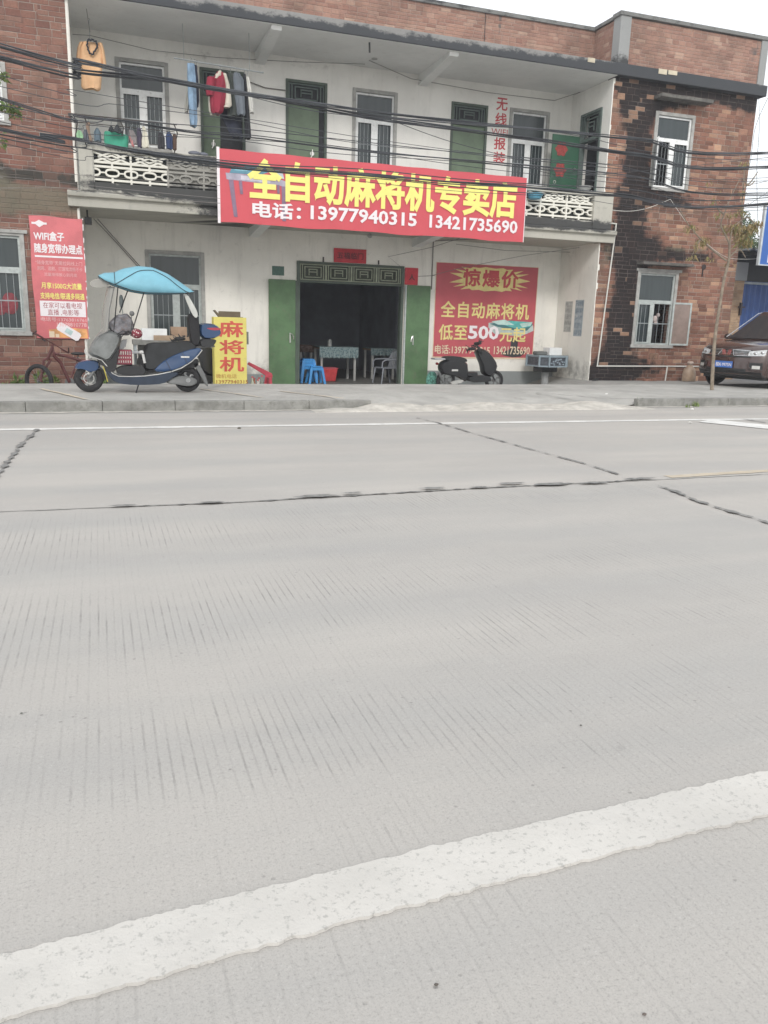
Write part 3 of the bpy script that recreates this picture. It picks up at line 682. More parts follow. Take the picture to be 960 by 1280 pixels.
def up_door(D, leaf0, leaf1, ztr, label=None, handle=True):
    x0, x1, z0, z1 = D
    f = MB().box(x0, x0 + .06, YB - .03, YB + .1, z0, z1).box(x1 - .06, x1, YB - .03, YB + .1, z0, z1).box(x0 + .06, x1 - .06, YB - .03, YB + .1, z1 - .06, z1).box(x0 + .06, x1 - .06, YB - .02, YB + .1, ztr - .05, ztr)
    dr = obj('door', f, m_doorframe, B, bev=.004, label=label)
    obj('transom', MB().box(x0 + .06, x1 - .06, YB + .06, YB + .07, ztr, z1 - .06), m_dark, dr)
    t = MB(); fret(t, x0 + .07, x1 - .07, ztr + .01, z1 - .07, YB + .015, .026); obj('transom_lattice', t, m_trans_up, dr)
    obj('door_leaf', MB().box(leaf0, leaf1, YB + .01, YB + .05, z0 + .02, ztr - .052), m_door, dr, bev=.004)
    obj('gap', MB().box(x0 + .06, x1 - .06, YB + .07, YB + .09, z0, ztr - .05), m_dark, dr)
    if handle: obj('handle', MB().tube([(leaf1 - .16, YB - .03, 5.28), (leaf1 - .16, YB - .04, 5.16), (leaf1 - .2, YB - .03, 5.1)], .013, 6).lathe([(.05, -.0), (.05, -.012)], (leaf1 - .16, YB + .01, 5.2), 'y', 12), m_chrome, dr, smooth_=True)
    return dr
up_door(D_up1, 2.48, 2.86, 6.25, 'green upper door with one leaf open behind the laundry')
up_door(D_up2, 4.44, 5.18, 6.28)
up_door(D_up3, 8.63, 9.51, 6.26, handle=False)
# side door of the wing and its open leaf
y0, y1, z0, z1 = SD; ztr = 6.0
f = MB()
for a, b, c, d in ((y0, y0 + .06, z0, z1), (y1 - .06, y1, z0, z1), (y0 + .06, y1 - .06, z1 - .06, z1), (y0 + .06, y1 - .06, ztr - .05, ztr)): f.box(XW - .03, XW + .12, a, b, c, d)
sd_ = obj('door', f, m_trans_up, B, bev=.004, label='side door of the right wing standing open onto the balcony')
t = MB(); fret(t, y0 + .07, y1 - .07, ztr + .01, z1 - .07, XW + .01, .026, pl='x'); obj('transom_lattice', t, m_trans_up, sd_)
obj('gap', MB().box(XW + .5, XW + .52, y0 - .3, y1 + .3, z0, z1).box(XW + .24, XW + .5, y1 + .0, y1 + .3, z0, z1), m_dark, sd_)
obj('door_leaf', MB().box(11.17, 11.96, 19.44, 19.48, z0 + .02, 6.12), m_door_dk, sd_, bev=.004)
fl = MB()
for cz in (5.78, 5.28):
    n = 20; pts = [(11.44 + .165 * (1 + .16 * math.cos(6 * 2 * math.pi * k / n)) * math.cos(2 * math.pi * k / n) , cz + .165 * (1 + .16 * math.cos(6 * 2 * math.pi * k / n)) * math.sin(2 * math.pi * k / n)) for k in range(n)]
    fl.prism(pts, lambda u, v, d: (u, d, v), 19.434, 19.439)
obj('paper_flower', fl, M('faded_red_paper', (.30, .05, .045), .8, var=.35, scale=22), sd_)
obj('handle', MB().lathe([(.03, 0), (.03, -.05)], (11.85, 19.44, 5.33), 'y', 12).torus((11.3, 19.43, 4.98), .035, .008, 'y', 14, 6), m_chrome, sd_, smooth_=True)
# bedding and a pale stool seen through the side door / shop door
# ground floor double door
x0, x1, z0, z1 = D_gr; ztr = 2.29
f = MB().box(x0, x0 + .07, YB - .04, YB + .14, z0, z1).box(x1 - .07, x1, YB - .04, YB + .14, z0, z1).box(x0 + .07, x1 - .07, YB - .04, YB + .14, z1 - .05, z1).box(x0 + .07, x1 - .07, YB - .04, YB + .14, ztr - .05, ztr)
gd = obj('door', f, m_doorframe, B, bev=.005, label='wide double door of the shop standing open')
t = MB(); wq = (x1 - x0 - .16) / 4
for k in range(4): fret(t, x0 + .08 + k * wq, x0 + .08 + (k + 1) * wq, ztr + .01, z1 - .06, YB + .0, .022)
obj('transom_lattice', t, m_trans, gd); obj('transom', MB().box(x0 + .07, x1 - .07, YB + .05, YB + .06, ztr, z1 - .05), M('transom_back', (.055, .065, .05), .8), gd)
def leaf(xa, xb, hx, hs, label):
    d0 = .20
    mb = MB().prism([(xa, YB - .055 if hs > 0 else YB - .055), (xb, YB - .055), (xb, YB - .095), (xa, YB - .095)], lambda u, v, d: (u, v, d), -.28, ztr - .01)
    l = obj('door_leaf', mb, m_door_dn, gd, bev=.006, label=label)
    hm = MB().box(hx - .012, hx + .012, YB - .125, YB - .097, .78, 1.02).tube([(hx, YB - .12, .98), (hx + hs * .035, YB - .16, 1.0), (hx + hs * .07, YB - .17, .93), (hx + hs * .075, YB - .17, .86)], .012, 6)
    obj('handle', hm, m_chrome, l, smooth_=True)
    obj('hinge_rail', MB().box(xb + .004 if hs > 0 else xa - .045, xb + .045 if hs > 0 else xa - .004, YB - .085, YB - .045, -.28, ztr - .02), m_doorframe if hs > 0 else m_alu_old, l)
leaf(3.94, 4.60, 4.46, 1, None); leaf(7.52, 8.17, 7.72, -1, None)
obj('door_nail', MB().box(5.30, 5.33, YB - .03, YB, 2.74, 2.86), m_ink, B); obj('door_nail', MB().box(6.74, 6.77, YB - .03, YB, 2.75, 2.85), m_ink, B)
# shop room behind the door
rm = MB()
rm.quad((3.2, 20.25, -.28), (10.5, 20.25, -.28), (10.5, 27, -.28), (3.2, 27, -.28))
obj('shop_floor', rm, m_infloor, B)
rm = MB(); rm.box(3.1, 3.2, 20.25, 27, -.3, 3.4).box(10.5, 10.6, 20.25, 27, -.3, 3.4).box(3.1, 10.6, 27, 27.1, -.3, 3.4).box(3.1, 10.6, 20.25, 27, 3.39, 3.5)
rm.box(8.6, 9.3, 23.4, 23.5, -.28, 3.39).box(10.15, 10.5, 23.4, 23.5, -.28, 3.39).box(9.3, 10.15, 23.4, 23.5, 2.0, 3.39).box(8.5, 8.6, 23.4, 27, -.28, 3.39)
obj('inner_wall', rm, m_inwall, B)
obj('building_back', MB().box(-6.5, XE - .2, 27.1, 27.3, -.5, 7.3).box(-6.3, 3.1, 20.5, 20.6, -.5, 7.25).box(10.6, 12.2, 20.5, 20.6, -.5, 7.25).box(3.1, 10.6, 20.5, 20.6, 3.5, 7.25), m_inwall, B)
# conduits on the building
pp = MB()
def pipe(pts, r=.018): pp.tube([(p[0], YF - .035, p[1]) for p in pts], r, 8)
pipe([(11.75, 3.93), (12.41, 3.90)]); pipe([(12.41, 3.915), (12.40, 3.6), (12.22, .37)]); pipe([(12.205, .38), (15.53, .40)]); pipe([(14.42, .39), (14.40, 0)], .018); pipe([(15.53, .38), (15.54, .56)], .013)
obj('water_pipe', pp, m_pipe, B, smooth_=True)
pp = MB(); pp.tube([(8.22, YB - .02, 3.42), (8.22, YB - .02, 2.2)], .014, 6).tube([(8.22, YB - .02, 3.4), (9.2, 19.0, 3.43)], .012, 6)
obj('conduit', pp, m_cable_g, B)
for pts, r in (
    ([(.02, 19.9, 3.40), (.5, 19.97, 2.9), (.9, 19.97, 2.45), (1.15, 19.97, 2.3)], .009),
    ([(.1, 19.9, 3.40), (.62, 19.97, 2.82), (1.0, 19.97, 2.4), (1.2, 19.97, 2.32)], .009),
    ([(8.3, YB - .02, 2.55), (7.7, YB - .02, 2.5), (7.0, YB - .04, 2.95), (8.0, 19.6, 3.2), (8.6, 19.2, 3.42)], .007),
    ([(8.22, YB - .02, 2.55), (8.9, 19.8, 2.75), (10.4, 19.2, 3.1), (11.8, 18.8, 3.35)], .006),
    ([(8.6, 19.4, 3.3), (10, 19.4, 3.22), (11.9, 19.4, 3.28)], .006),
    ([(-.2, 19.7, 7.0), (.15, 19.8, 7.05), (1.4, 19.9, 6.95), (2.8, 19.9, 6.98), (4.5, 19.9, 7.1), (6.2, 19.7, 7.2)], .007),
    ([(3.45, 19.97, 6.6), (3.9, 19.97, 6.5), (4.38, 19.97, 6.5)], .012),
    ([(6.2, 19.4, 7.2), (7.4, 19.8, 7.05), (9.5, 19.9, 7.0), (11.4, 19.9, 7.02), (11.9, 19.5, 7.18)], .008)):
    obj('wall_cable', MB().tube(pts, r, 5), m_cable_g, B, smooth_=True)
obj('wall_speaker', MB().box(-.16, -.02, 18.5, 18.7, 3.14, 3.28).tube([(-.1, 18.6, 3.28), (-.1, 18.6, 3.43)], .02, 6), m_black, B, bev=.015)
obj('ceiling_lamp', MB().lathe([(.0, 0), (.05, -.01), (.065, -.06), (.04, -.1), (0, -.11)], (6.25, 19.2, 3.40), 'z', 14), M('lamp_plastic', (.35, .35, .34), .5), B, smooth_=True)
obj('lamp_cord', MB().tube([(5.85, 18.3, 7.22), (5.86, 18.3, 7.02)], .02, 6), m_black, B)
obj('wall_socket_hole', MB().lathe([(.07, 0), (.07, -.02)], (15.27, YF + .005, 3.0), 'y', 12).box(15.23, 15.26, YF - .02, YF, 2.75, 2.95), m_ink, B)
obj('railing_dark_sheet', MB().box(.07, 11.67, 18.31, 18.325, 3.93, 4.50), M('added_dark_green', (.045, .055, .05), .7, var=.3), RL)  # dark sheet added to darken the lattice openings
# red painted letters on the upper wall
TL = text_mb('无', (9.80, 10.12, 6.65, 6.95), YB, .02)
for s, r in (('线', (9.79, 10.12, 6.30, 6.60)), ('报', (9.79, 10.13, 5.73, 6.02)), ('装', (9.79, 10.14, 5.40, 5.68))):
    t_ = text_mb(s, r, YB, .02); TL.add(t_.v, t_.f)
t_ = text_mb('WIFI', (9.70, 10.16, 6.07, 6.22), YB, .0); TL.add(t_.v, t_.f)
obj('lettering', TL, m_red_txt, B)
# small moulded relief bowl on the railing and odds on the coping
obj('railing_basin', MB().lathe([(.0, 0), (.14, 0), (.21, .12), (.20, .12), (.13, .02)], (9.98, 18.03, 4.30), 'z', 16), M('blue_basin', (.10, .32, .45), .5), RL, smooth_=True)

# pasted notices on the stained side wall (two stencilled adverts)
def notice(y0, y1, z0, z1, lines, col, paper, label):
    o = thing('wall_notice', label, 'notice', (XW, (y0 + y1) / 2, z0))
    obj('paper', MB().box(XW - .003, XW - .001, y0, y1, z0, z1), paper, o)
    mb = MB(); n = len(lines); h = (z1 - z0) / n
    for k, s in enumerate(lines):
        zt = z1 - k * h - h * .12
        t_ = text_mb(s, (0, y1 - y0 - .04, zt - h * .72, zt), 0, .0, plane='x', X=XW - .003)
        mb.add([(v[0], y1 - .02 - v[1], v[2]) for v in t_.v], t_.f)
    obj('lettering', mb, col, o)
m_np = M('faded_notice_paper', (.44, .45, .43), .9, var=.15, scale=6, dirt=.4, dirtcol=(.56, .54, .5)); m_nk = M('faded_notice_ink', (.24, .25, .25), .9, var=.3, scale=12)
m_nb = M('faded_blue_notice', (.34, .40, .44), .9, var=.15, scale=6, dirt=.5, dirtcol=(.56, .54, .5)); m_nkb = M('blue_notice_ink', (.15, .20, .25), .9, var=.3, scale=12)
notice(19.22, 19.58, 1.22, 2.02, ['电工', '水电安装', '139', '疏通管道', '上门服务'], m_nk, m_np, 'faded grey pasted notice on the stained side wall, nearer the red poster')
notice(18.68, 19.08, 1.12, 2.05, ['开锁换锁', '随叫随到', '24小时', '服务热线', '修锁'], m_nkb, m_nb, 'faded blue pasted notice on the stained side wall, nearer the brick corner')
# ------------------------------------------------------------------ banner
def shape(poly, Y, d=.002): return MB().prism(poly, lambda u, v, q: (u, q, v), Y - d, Y)
bx0, bx1, bz0, bz1, BY = 2.53, 9.71, 3.295, 4.735, 17.97
bn = thing('shop_banner', 'long red shop banner with large yellow characters hung along the balcony', 'banner', ((bx0 + bx1) / 2, BY, bz0))
def cloth_sheet(x0, x1, z0, z1, Y, nx, nz, amp, fn, th=.012):
    vs = []; 
    for s in (0, 1):
        for j in range(nz + 1):
            for i in range(nx + 1):
                u, v = i / nx, j / nz; dx, dz, dy = fn(u, v)
                vs.append((x0 + (x1 - x0) * u + dx, Y + s * th + dy * amp, z0 + (z1 - z0) * v + dz))
    N = (nx + 1) * (nz + 1); fs = []
    for s in (0, 1):
        for j in range(nz):
            for i in range(nx):
                a = s * N + j * (nx + 1) + i; fs.append((a, a + 1, a + nx + 2, a + nx + 1) if s == 0 else (a, a + nx + 1, a + nx + 2, a + 1))
    rim = [i for i in range(nx + 1)] + [j * (nx + 1) + nx for j in range(1, nz + 1)] + [nz * (nx + 1) + i for i in range(nx - 1, -1, -1)] + [j * (nx + 1) for j in range(nz - 1, 0, -1)]
    for a, b in zip(rim, rim[1:] + rim[:1]): fs.append((a, b, b + N, a + N))
    return MB().add(vs, fs)
obj('banner_sheet', cloth_sheet(bx0, bx1, bz0, bz1, BY, 60, 12, 0, lambda u, v: (.0, .012 * math.sin(u * 19) * (1 - v) + .006 * math.sin(u * 41), 0)), m_banner_red, bn, smooth_=True)
obj('banner_hem', MB().box(bx0 - .045, bx0 + .012, BY - .006, BY + .016, bz0 - .02, bz1 + .03).box(bx1 - .004, bx1 + .012, BY - .004, BY + .016, bz0, bz1), m_bw, bn)
FL = BY - .002
# picture of a mahjong table on the banner
pic = [([(3.02, 4.42), (3.42, 4.50), (3.72, 4.42), (3.36, 4.28), (2.74, 4.28), (2.80, 4.40)], (.10, .25, .33)), ([(2.90, 4.40), (3.20, 4.42), (3.10, 4.34), (2.84, 4.34)], (.2, .42, .5)),
       ([(2.66, 4.28), (3.75, 4.26), (3.98, 4.19), (3.98, 4.08), (3.75, 4.12), (2.68, 4.15)], (.36, .34, .42)), ([(2.98, 4.25), (3.6, 4.23), (3.6, 4.15), (2.98, 4.17)], (.55, .53, .6)),
       ([(3.70, 4.42), (3.86, 4.40), (3.90, 4.25), (3.72, 4.27)], (.5, .55, .6)),
       ([(2.72, 4.15), (2.82, 4.15), (2.90, 3.42), (2.82, 3.42)], (.22, .15, .22)), ([(2.93, 4.15), (3.0, 4.15), (3.02, 3.88), (2.96, 3.88)], (.22, .15, .22)),
       ([(3.84, 4.10), (3.94, 4.10), (3.94, 3.40), (3.86, 3.40)], (.22, .15, .22)), ([(3.74, 4.12), (3.80, 4.12), (3.80, 3.95), (3.75, 3.95)], (.22, .15, .22))]
for i, (poly, c) in enumerate(pic):
    obj('table_picture', shape(poly, FL - .0012 * i, .001), M('picture_tint', c, .6), bn)
FL2 = FL - .013
def line(fit, s, mat, par, Y, bold=.03, track=1.0): return obj('lettering', text_mb(s, fit, Y, bold, .002, extra_track=track), mat, par)
line((P(309, 225, 17.95)[0], P(646, 250, 17.95)[0], P(330, 253, 17.95)[1] + .035, P(330, 198, 17.95)[1] + .0), '全自动麻将机专卖店', m_by, bn, FL2, .034)
line((3.21, 4.27, 3.44, 3.765), '电话：', m_bw, bn, FL2, .030)
line((4.48, 6.96, 3.47, 3.765), '13977940315', m_bw, bn, FL2, .026)
line((7.27, 9.53, 3.47, 3.765), '13421735690', m_bw, bn, FL2, .026)
# ------------------------------------------------------------------ price poster
px0, px1, pz0, pz1 = 8.345, 11.315, .49, 2.88; PY = YB - .012
ps = thing('price_poster', 'square red price poster with a yellow starburst on the white wall', 'poster', ((px0 + px1) / 2, PY, pz0))
obj('poster_sheet', MB().box(px0, px1, PY - .004, PY, pz0, pz1), m_poster_red, ps)
obj('poster_margin', MB().box(px0 - .02, px1 + .02, PY + .001, PY + .004, pz0 - .045, pz1 + .012), m_pw, ps)
n = 38; sb = []
for k in range(n):
    a = 2 * math.pi * k / n; r = 1.0 if k % 2 == 0 else (.74 if abs(math.cos(a)) > .55 else .88); 
    if abs(math.cos(a)) > .55 and k % 2 == 0: r = 1.0 + .12 * abs(math.cos(a))
    if k % 2 == 0 and abs(math.cos(a)) <= .55: r = .97
    sb.append((9.90 + 1.07 * r * math.copysign(abs(math.cos(a)) ** .75, math.cos(a)), 2.52 + .32 * r * math.copysign(abs(math.sin(a)) ** .6, math.sin(a))))
obj('starburst', shape(sb, PY - .0045, .001), m_by2, ps)
PL = PY - .006
line((9.10, 10.75, 2.31, 2.77), '惊爆价', m_red_txt, ps, PL, .03, 1.15)
for i, (poly, c) in enumerate([([(9.92, 1.40), (10.6, 1.48), (11.28, 1.36), (11.3, 1.22), (10.9, 1.06), (10.1, 1.12), (9.92, 1.28)], (.42, .50, .48)), ([(9.95, 1.38), (10.6, 1.48), (11.28, 1.40), (11.1, 1.22), (10.7, 1.22), (10.2, 1.30)], (.05, .16, .17)),
        ([(10.1, 1.42), (10.5, 1.47), (11.25, 1.45), (11.2, 1.33), (10.8, 1.26)], (.10, .42, .40)), ([(10.0, 1.44), (10.4, 1.50), (10.7, 1.36), (10.2, 1.36)], (.45, .62, .58)), ([(10.85, 1.40), (11.25, 1.46), (11.2, 1.36), (10.95, 1.30)], (.45, .62, .58)),
        ([(10.62, 1.02), (10.84, 1.02), (10.84, .64), (10.62, .64)], (.035, .035, .04)), ([(10.36, .62), (10.62, .72), (10.9, .72), (11.1, .64), (10.95, .52), (10.7, .50), (10.4, .55)], (.035, .04, .04))]):
    obj('table_picture', shape(poly, PY - .0045 - .0009 * i, .0007), M('poster_picture_tint', c, .6), ps)
PL2 = PY - .0125
line((8.50, 11.12, 1.50, 1.93), '全自动麻将机', m_by2, ps, PL2, .02, 1.1)
line((8.47, 9.30, .92, 1.33), '低至', m_by2, ps, PL2, .02, 1.05)
line((9.33, 10.24, .96, 1.32), '500', m_bw, ps, PL2, .03)
line((10.27, 11.07, .90, 1.30), '元起', m_by2, ps, PL2, .02, 1.05)
line((8.38, 10.0, .56, .80), '电话:13977940315', m_pw, ps, PL2, .018)
line((10.12, 11.22, .57, .79), '13421735690', m_pw, ps, PL2, .018)
# ------------------------------------------------------------------ broadband poster on the left wing
WY = YF - .045; TL0 = (-1.20, 3.215); wx0, wx1, wz0, wz1 = -1.20, -.195, .83, 3.20
wp = thing('broadband_poster', 'tall sun bleached red poster with white box of text on the left brick wing', 'poster', (-.7, WY, wz0))
obj('poster_sheet', cloth_sheet(wx0, wx1, wz0, wz1, WY, 14, 28, 0, lambda u, v: (.012 * math.sin(v * 9) * (1 - 2 * u), .012 * math.sin(u * 6) * v - .0, 0), .01), m_wifi_red, wp, smooth_=True)
tk = MB(); rr = random.Random(4)
for k in range(13):
    z = wz0 + .03 + k * .19 + rr.uniform(-.05, .05); tk.box(wx1 - .006, wx1 + .010, WY - .006, WY + .01, z, z + rr.uniform(.02, .14))
obj('torn_edge', tk, m_bw, wp)
WL = WY - .003
def wl_(fit, s, mat, bold=.0): return line((wx0 + fit[0], wx0 + fit[1], fit[2], fit[3]), s, mat, wp, WL, bold)
obj('emblem', MB().prism([(wx0 + .09, 3.07), (wx0 + .19, 3.13), (wx0 + .31, 3.07), (wx0 + .19, 2.99)], lambda u, v, q: (u, q, v), WL - .002, WL).box(wx0 + .05, wx0 + .33, WL - .003, WL - .001, 3.045, 3.085), m_bw, wp)
wl_((.07, .64, 2.74, 2.92), 'WIFI盒子', m_bw, .03); wl_((.07, .97, 2.50, 2.69), '随身宽带办理点', m_bw, .03)
obj('white_rule', MB().box(wx0 + .07, wx0 + .97, WL - .002, WL, 2.42, 2.455), m_bw, wp)
m_wt = M('thin_pale_ink', (.72, .45, .45), .6)
wl_((.07, .95, 2.28, 2.36), '“随身宽带”无需拉网线上门', m_wt); wl_((.10, .95, 2.17, 2.25), '刷网、追剧、打游戏流畅不卡', m_wt); wl_((.22, .84, 2.06, 2.13), '流量用得放心到月底', m_wt)
wl_((.15, .92, 1.81, 1.94), '月享1500G大流量', m_by, .02); wl_((.12, .96, 1.61, 1.74), '支持电信/联通多网通', m_by, .02)
obj('white_panel', MB().box(wx0 + .10, wx0 + .97, WL - .0012, WL, 1.27, 1.575), m_bw, wp)
m_dr = M('dark_red_ink', (.34, .06, .08), .6)
for fit, s in (((.16, .90, 1.43, 1.55), '在家可以看电视'), ((.24, .84, 1.29, 1.41), '直播 ,电影等')): obj('lettering', text_mb(s, (wx0 + fit[0], wx0 + fit[1], fit[2], fit[3]), WL - .001, .0, .0015), m_dr, wp)
wl_((.10, .97, 1.17, 1.25), '电话号:13763816761', m_wt, .01); wl_((.40, .97, 1.07, 1.15), '13078810778', m_wt, .01)
obj('orange_picture', MB().prism([(wx0 + .24, wz0 + .02), (wx1 - .02, wz0 + .01), (wx1 - .03, 1.03), (wx0 + .55, 1.05), (wx0 + .24, 1.0)], lambda u, v, q: (u, q, v), WL - .0008, WL), M('faded_orange', (.66, .33, .13), .6, var=.3, scale=5), wp)
c_, s_ = math.cos(R(-32)), math.sin(R(-32)); rc = lambda u, v: (wx0 + .62 + u * c_ - v * s_, .97 + u * s_ + v * c_)
obj('device_picture', MB().prism([rc(*p) for p in [(-.24, -.06), (-.2, -.09), (.2, -.09), (.24, -.06), (.24, .06), (.2, .09), (-.2, .09), (-.24, .06)]], lambda u, v, q: (u, q, v), WL - .002, WL - .001), m_bw, wp)
obj('device_screen', MB().prism([rc(*p) for p in [(-.07, -.05), (.07, -.05), (.07, .05), (-.07, .05)]], lambda u, v, q: (u, q, v), WL - .003, WL - .0022), M('screen_tint', (.45, .58, .58), .5), wp)
obj('parcel_picture', MB().box(wx0 + .24, wx0 + .34, WL - .002, WL - .001, .85, .97).box(wx0 + .36, wx0 + .43, WL - .002, WL - .001, .85, .92), m_pw, wp)
# ------------------------------------------------------------------ small papers
def flat_sign(name, lab, cat, x0, x1, z0, z1, Y, mat, s=None, fit=None, ink=m_ink, bold=.0):
    t = thing(name, lab, cat, ((x0 + x1) / 2, Y, z0)); obj('sheet', MB().box(x0, x1, Y - .004, Y, z0, z1), mat, t)
    if s: obj('lettering', text_mb(s, fit, Y - .005, bold, .0015), ink, t)
    return t
flat_sign('door_paper', 'red lintel paper with four dark characters above the shop door', 'red paper', 5.575, 6.415, 2.75, 3.085, YB - .04, m_redpaper, '五福临门', (5.66, 6.34, 2.84, 3.0), ink=M('dark_red_ink_2', (.13, .02, .03), .7), bold=.02)
flat_sign('door_paper', 'small square red paper with one dark character at the upper right of the shop door', 'red paper', 7.46, 7.82, 2.29, 2.71, YB - .045, m_redpaper, '人', (7.57, 7.74, 2.40, 2.55), bold=.02)
flat_sign('house_number_plate', 'small dark green plate on the wall above the left green door leaf', 'plate', 4.04, 4.335, 2.375, 2.59, YB - .01, M('plate_green', (.05, .12, .095), .5, var=.2, scale=20))
# ------------------------------------------------------------------ yellow sign box standing in the yard
SY = 17.3
x0, zt = P(267, 396, SY); x1, _ = P(308, 397, SY); gz = gh(2.5, SY)
ys = thing('yellow_sign_box', 'tall yellow sign box with three red characters standing before the wall', 'sign', ((x0 + x1) / 2, SY, gz))
obj('box_body', MB().box(x0, x1, SY, SY + .34, gz, zt), M('sign_yellow', (.68, .60, .16), .6, var=.06, scale=4, dirt=.2, dirtcol=(.5, .45, .2)), ys, bev=.008)
obj('open_flap', MB().box(x0 + .12, x1 - .06, SY + .06, SY + .30, zt, zt + .01).prism([(x0 + .14, zt + .01), (x1 - .08, zt + .01), (x1 - .08, zt + .12), (x0 + .14, zt + .12)], lambda u, v, q: (u, q, v), SY + .27, SY + .285).prism([(x0 + .02, zt + .13), (x0 + .05, zt + .14), (x0 + .16, zt + .02), (x0 + .13, zt + .0)], lambda u, v, q: (u, q, v), SY + .1, SY + .28), M('brown_card', (.14, .11, .075), .9), ys)
cx = (x0 + x1) / 2 + .03
for s, (pa, pb) in (('麻', (401, 423)), ('将', (425, 444)), ('机', (446, 466))):
    za, zb = P(288, pa, SY)[1], P(288, pb, SY)[1]; obj('lettering', text_mb(s, (cx - .27, cx + .25, zb + .02, za - .0), SY, .022, .002), M('sign_red', (.56, .085, .06), .6), ys)
for s, (pa, pb), (ua, ub), mt in (('微机电话', (467.5, 473), (.02, .46), (.45, .24, .05)), ('13977940315', (475, 479.5), (.03, .70), (.30, .10, .03))):
    za, zb = P(288, pa, SY)[1], P(288, pb, SY)[1]; obj('lettering', text_mb(s, (x0 + ua, x0 + ub, zb, za), SY, .012, .0015), M('sign_small_ink', mt, .6), ys)
obj('cable_box', MB().box(x1 + .003, x1 + .06, SY + .1, SY + .24, .80, 1.06), M('grey_box', (.2, .21, .19), .6), ys, bev=.005)
# red plastic basket with bottles behind it
gx = x1 + .08; rb = thing('red_basket', 'red plastic basket of empty bottles beside the yellow sign box', 'basket', (gx + .25, 17.6, gz))
obj('basket', MB().prism([(gx + .30, gz), (gx + .42, gz), (gx + .54, .12), (gx + .52, .18), (gx + .02, .42), (gx - .02, .37), (gx + .38, .13)], lambda u, v, q: (u, q, v), 17.62, 17.66).box(gx, gx + .46, 17.3, 17.66, gz, gz + .03).box(gx + .40, gx + .46, 17.3, 17.66, gz, .10), M('basket_red', (.42, .05, .075), .5, var=.15), rb, bev=.01)
for i, (dx, dy, h, c) in enumerate([(.06, .12, .36, (.35, .38, .30)), (.17, .08, .30, (.5, .48, .42)), (.27, .14, .38, (.20, .24, .20)), (.12, .24, .32, (.5, .2, .12)), (.33, .06, .22, (.6, .42, .12)), (.22, .22, .33, (.55, .53, .5))]):
    b_ = thing('bottle', ['clear green bottle at the left of the red basket', 'cream bottle at the front of the red basket', 'dark green bottle at the right of the red basket', 'orange labelled bottle behind the clear one in the red basket', 'short yellow jar at the right front of the red basket', 'white bottle at the back of the red basket'][i], 'bottle', (gx + dx, 17.32 + dy, gz + .035), group='bottles in the red basket')
    r = .05 if h > .25 else .06
    obj('bottle_body', MB().lathe([(0, 0), (r, 0), (r, h * .6), (r * .4, h * .8), (r * .38, h)], (0, 0, 0), 'z', 12), M('bottle_glass', c, .25), b_, smooth_=True, local=True)
    obj('cap', MB().lathe([(r * .45, h), (r * .45, h + .03), (0, h + .03)], (0, 0, 0), 'z', 10), m_poster_red, b_, local=True)

# ------------------------------------------------------------------ goods table with boxes behind the scooter
TY = 18.0; xa, zt = P(166, 425, TY); xb, _ = P(240, 425, TY); gz = gh(1, TY)
tb = thing('goods_table', 'low grey table holding boxes under the ground floor window', 'table', ((xa + xb) / 2, TY, gz))
obj('tabletop', MB().box(xa, xb, TY, TY + .6, zt - .10, zt - .0), M('grey_tabletop', (.20, .20, .185), .8, var=.2, scale=8), tb, bev=.006)
for x in (xa + .05, xb - .05):
    for y in (TY + .05, TY + .55): obj('leg', MB().box(x - .025, x + .025, y - .025, y + .025, gz, zt - .10), m_bar, tb)
obj('back_panel', MB().box(xa + .1, xb - .1, TY + .3, TY + .32, gz, zt - .1), M('panel_grey', (.24, .235, .22), .8), tb)
def cbox(name, lab, cat, a, b, ytop, ybot, Y, dep, mat, zb=None):
    x0, z1 = P(a, ytop, Y); x1, z0 = P(b, ybot, Y); z0 = P(a, ybot, Y)[1] if zb is None else zb
    o = obj(name, MB().box(x0, x1, Y, Y + dep, z0, z1), mat, bev=.006); tag(o, lab, cat); return z1
m_card = M('cardboard', (.36, .27, .19), .9, var=.12, scale=6); m_foam = M('white_foam', (.72, .74, .74), .8, var=.05)
zc = cbox('foam_box', 'white foam box at the left end of the grey goods table', 'box', 177, 209, 410.5, 420, TY + .1, .35, m_foam, zt)
zc = cbox('cardboard_sheet', 'flat brown cardboard tray lying on the grey goods table', 'cardboard', 192, 237, 419, 424.5, TY + .02, .06, m_card, zt)
zc = cbox('cardboard_box', 'small brown cardboard box on the right of the grey goods table', 'box', 214, 234, 408.5, 418.5, TY + .12, .3, M('cardboard_2', (.33, .23, .16), .9, var=.15), zt)

# ------------------------------------------------------------------ mahjong table machine by the wall
MY = 18.9; gz = gh(11, MY)
xa, zt = P(650, 446, MY); xb, _ = P(720, 447, MY); xm, _ = P(679, 460, MY); zb = P(679, 461.5, MY)[1]; xl, _ = P(683, 470, MY)
mt = thing('game_table_frame', 'stripped grey game table on a single pedestal by the side wall', 'table', (xl, MY + .3, gz))
m_tf = M('blue_grey_frame', (.24, .30, .34), .5, var=.12); m_in = M('mechanism', (.06, .07, .085), .5, var=.5, scale=18)
ang = R(8)
c_, s_ = math.cos(ang), math.sin(ang)
cx, cy = 11.35, MY + .35
def TR(u, v, z): return (cx + u * c_ - v * s_, cy + u * s_ + v * c_, z)
h_ = .47; oct_ = [(-h_, -.28), (-.28, -h_), (.28, -h_), (h_, -.28), (h_, .28), (.28, h_), (-.28, h_), (-h_, .28)]
zt, zb = .60, .30
obj('machine_body', MB().prism([(u * .95, v * .95) for u, v in oct_], lambda u, v, z: TR(u, v, z), zb + .02, zt - .02), m_in, mt)
rm = MB()
for z0_, z1_ in ((zt - .045, zt), (zb, zb + .04)):
    rm.prism([(u, v) for u, v in oct_], lambda u, v, z: TR(u, v, z), z0_, z1_)
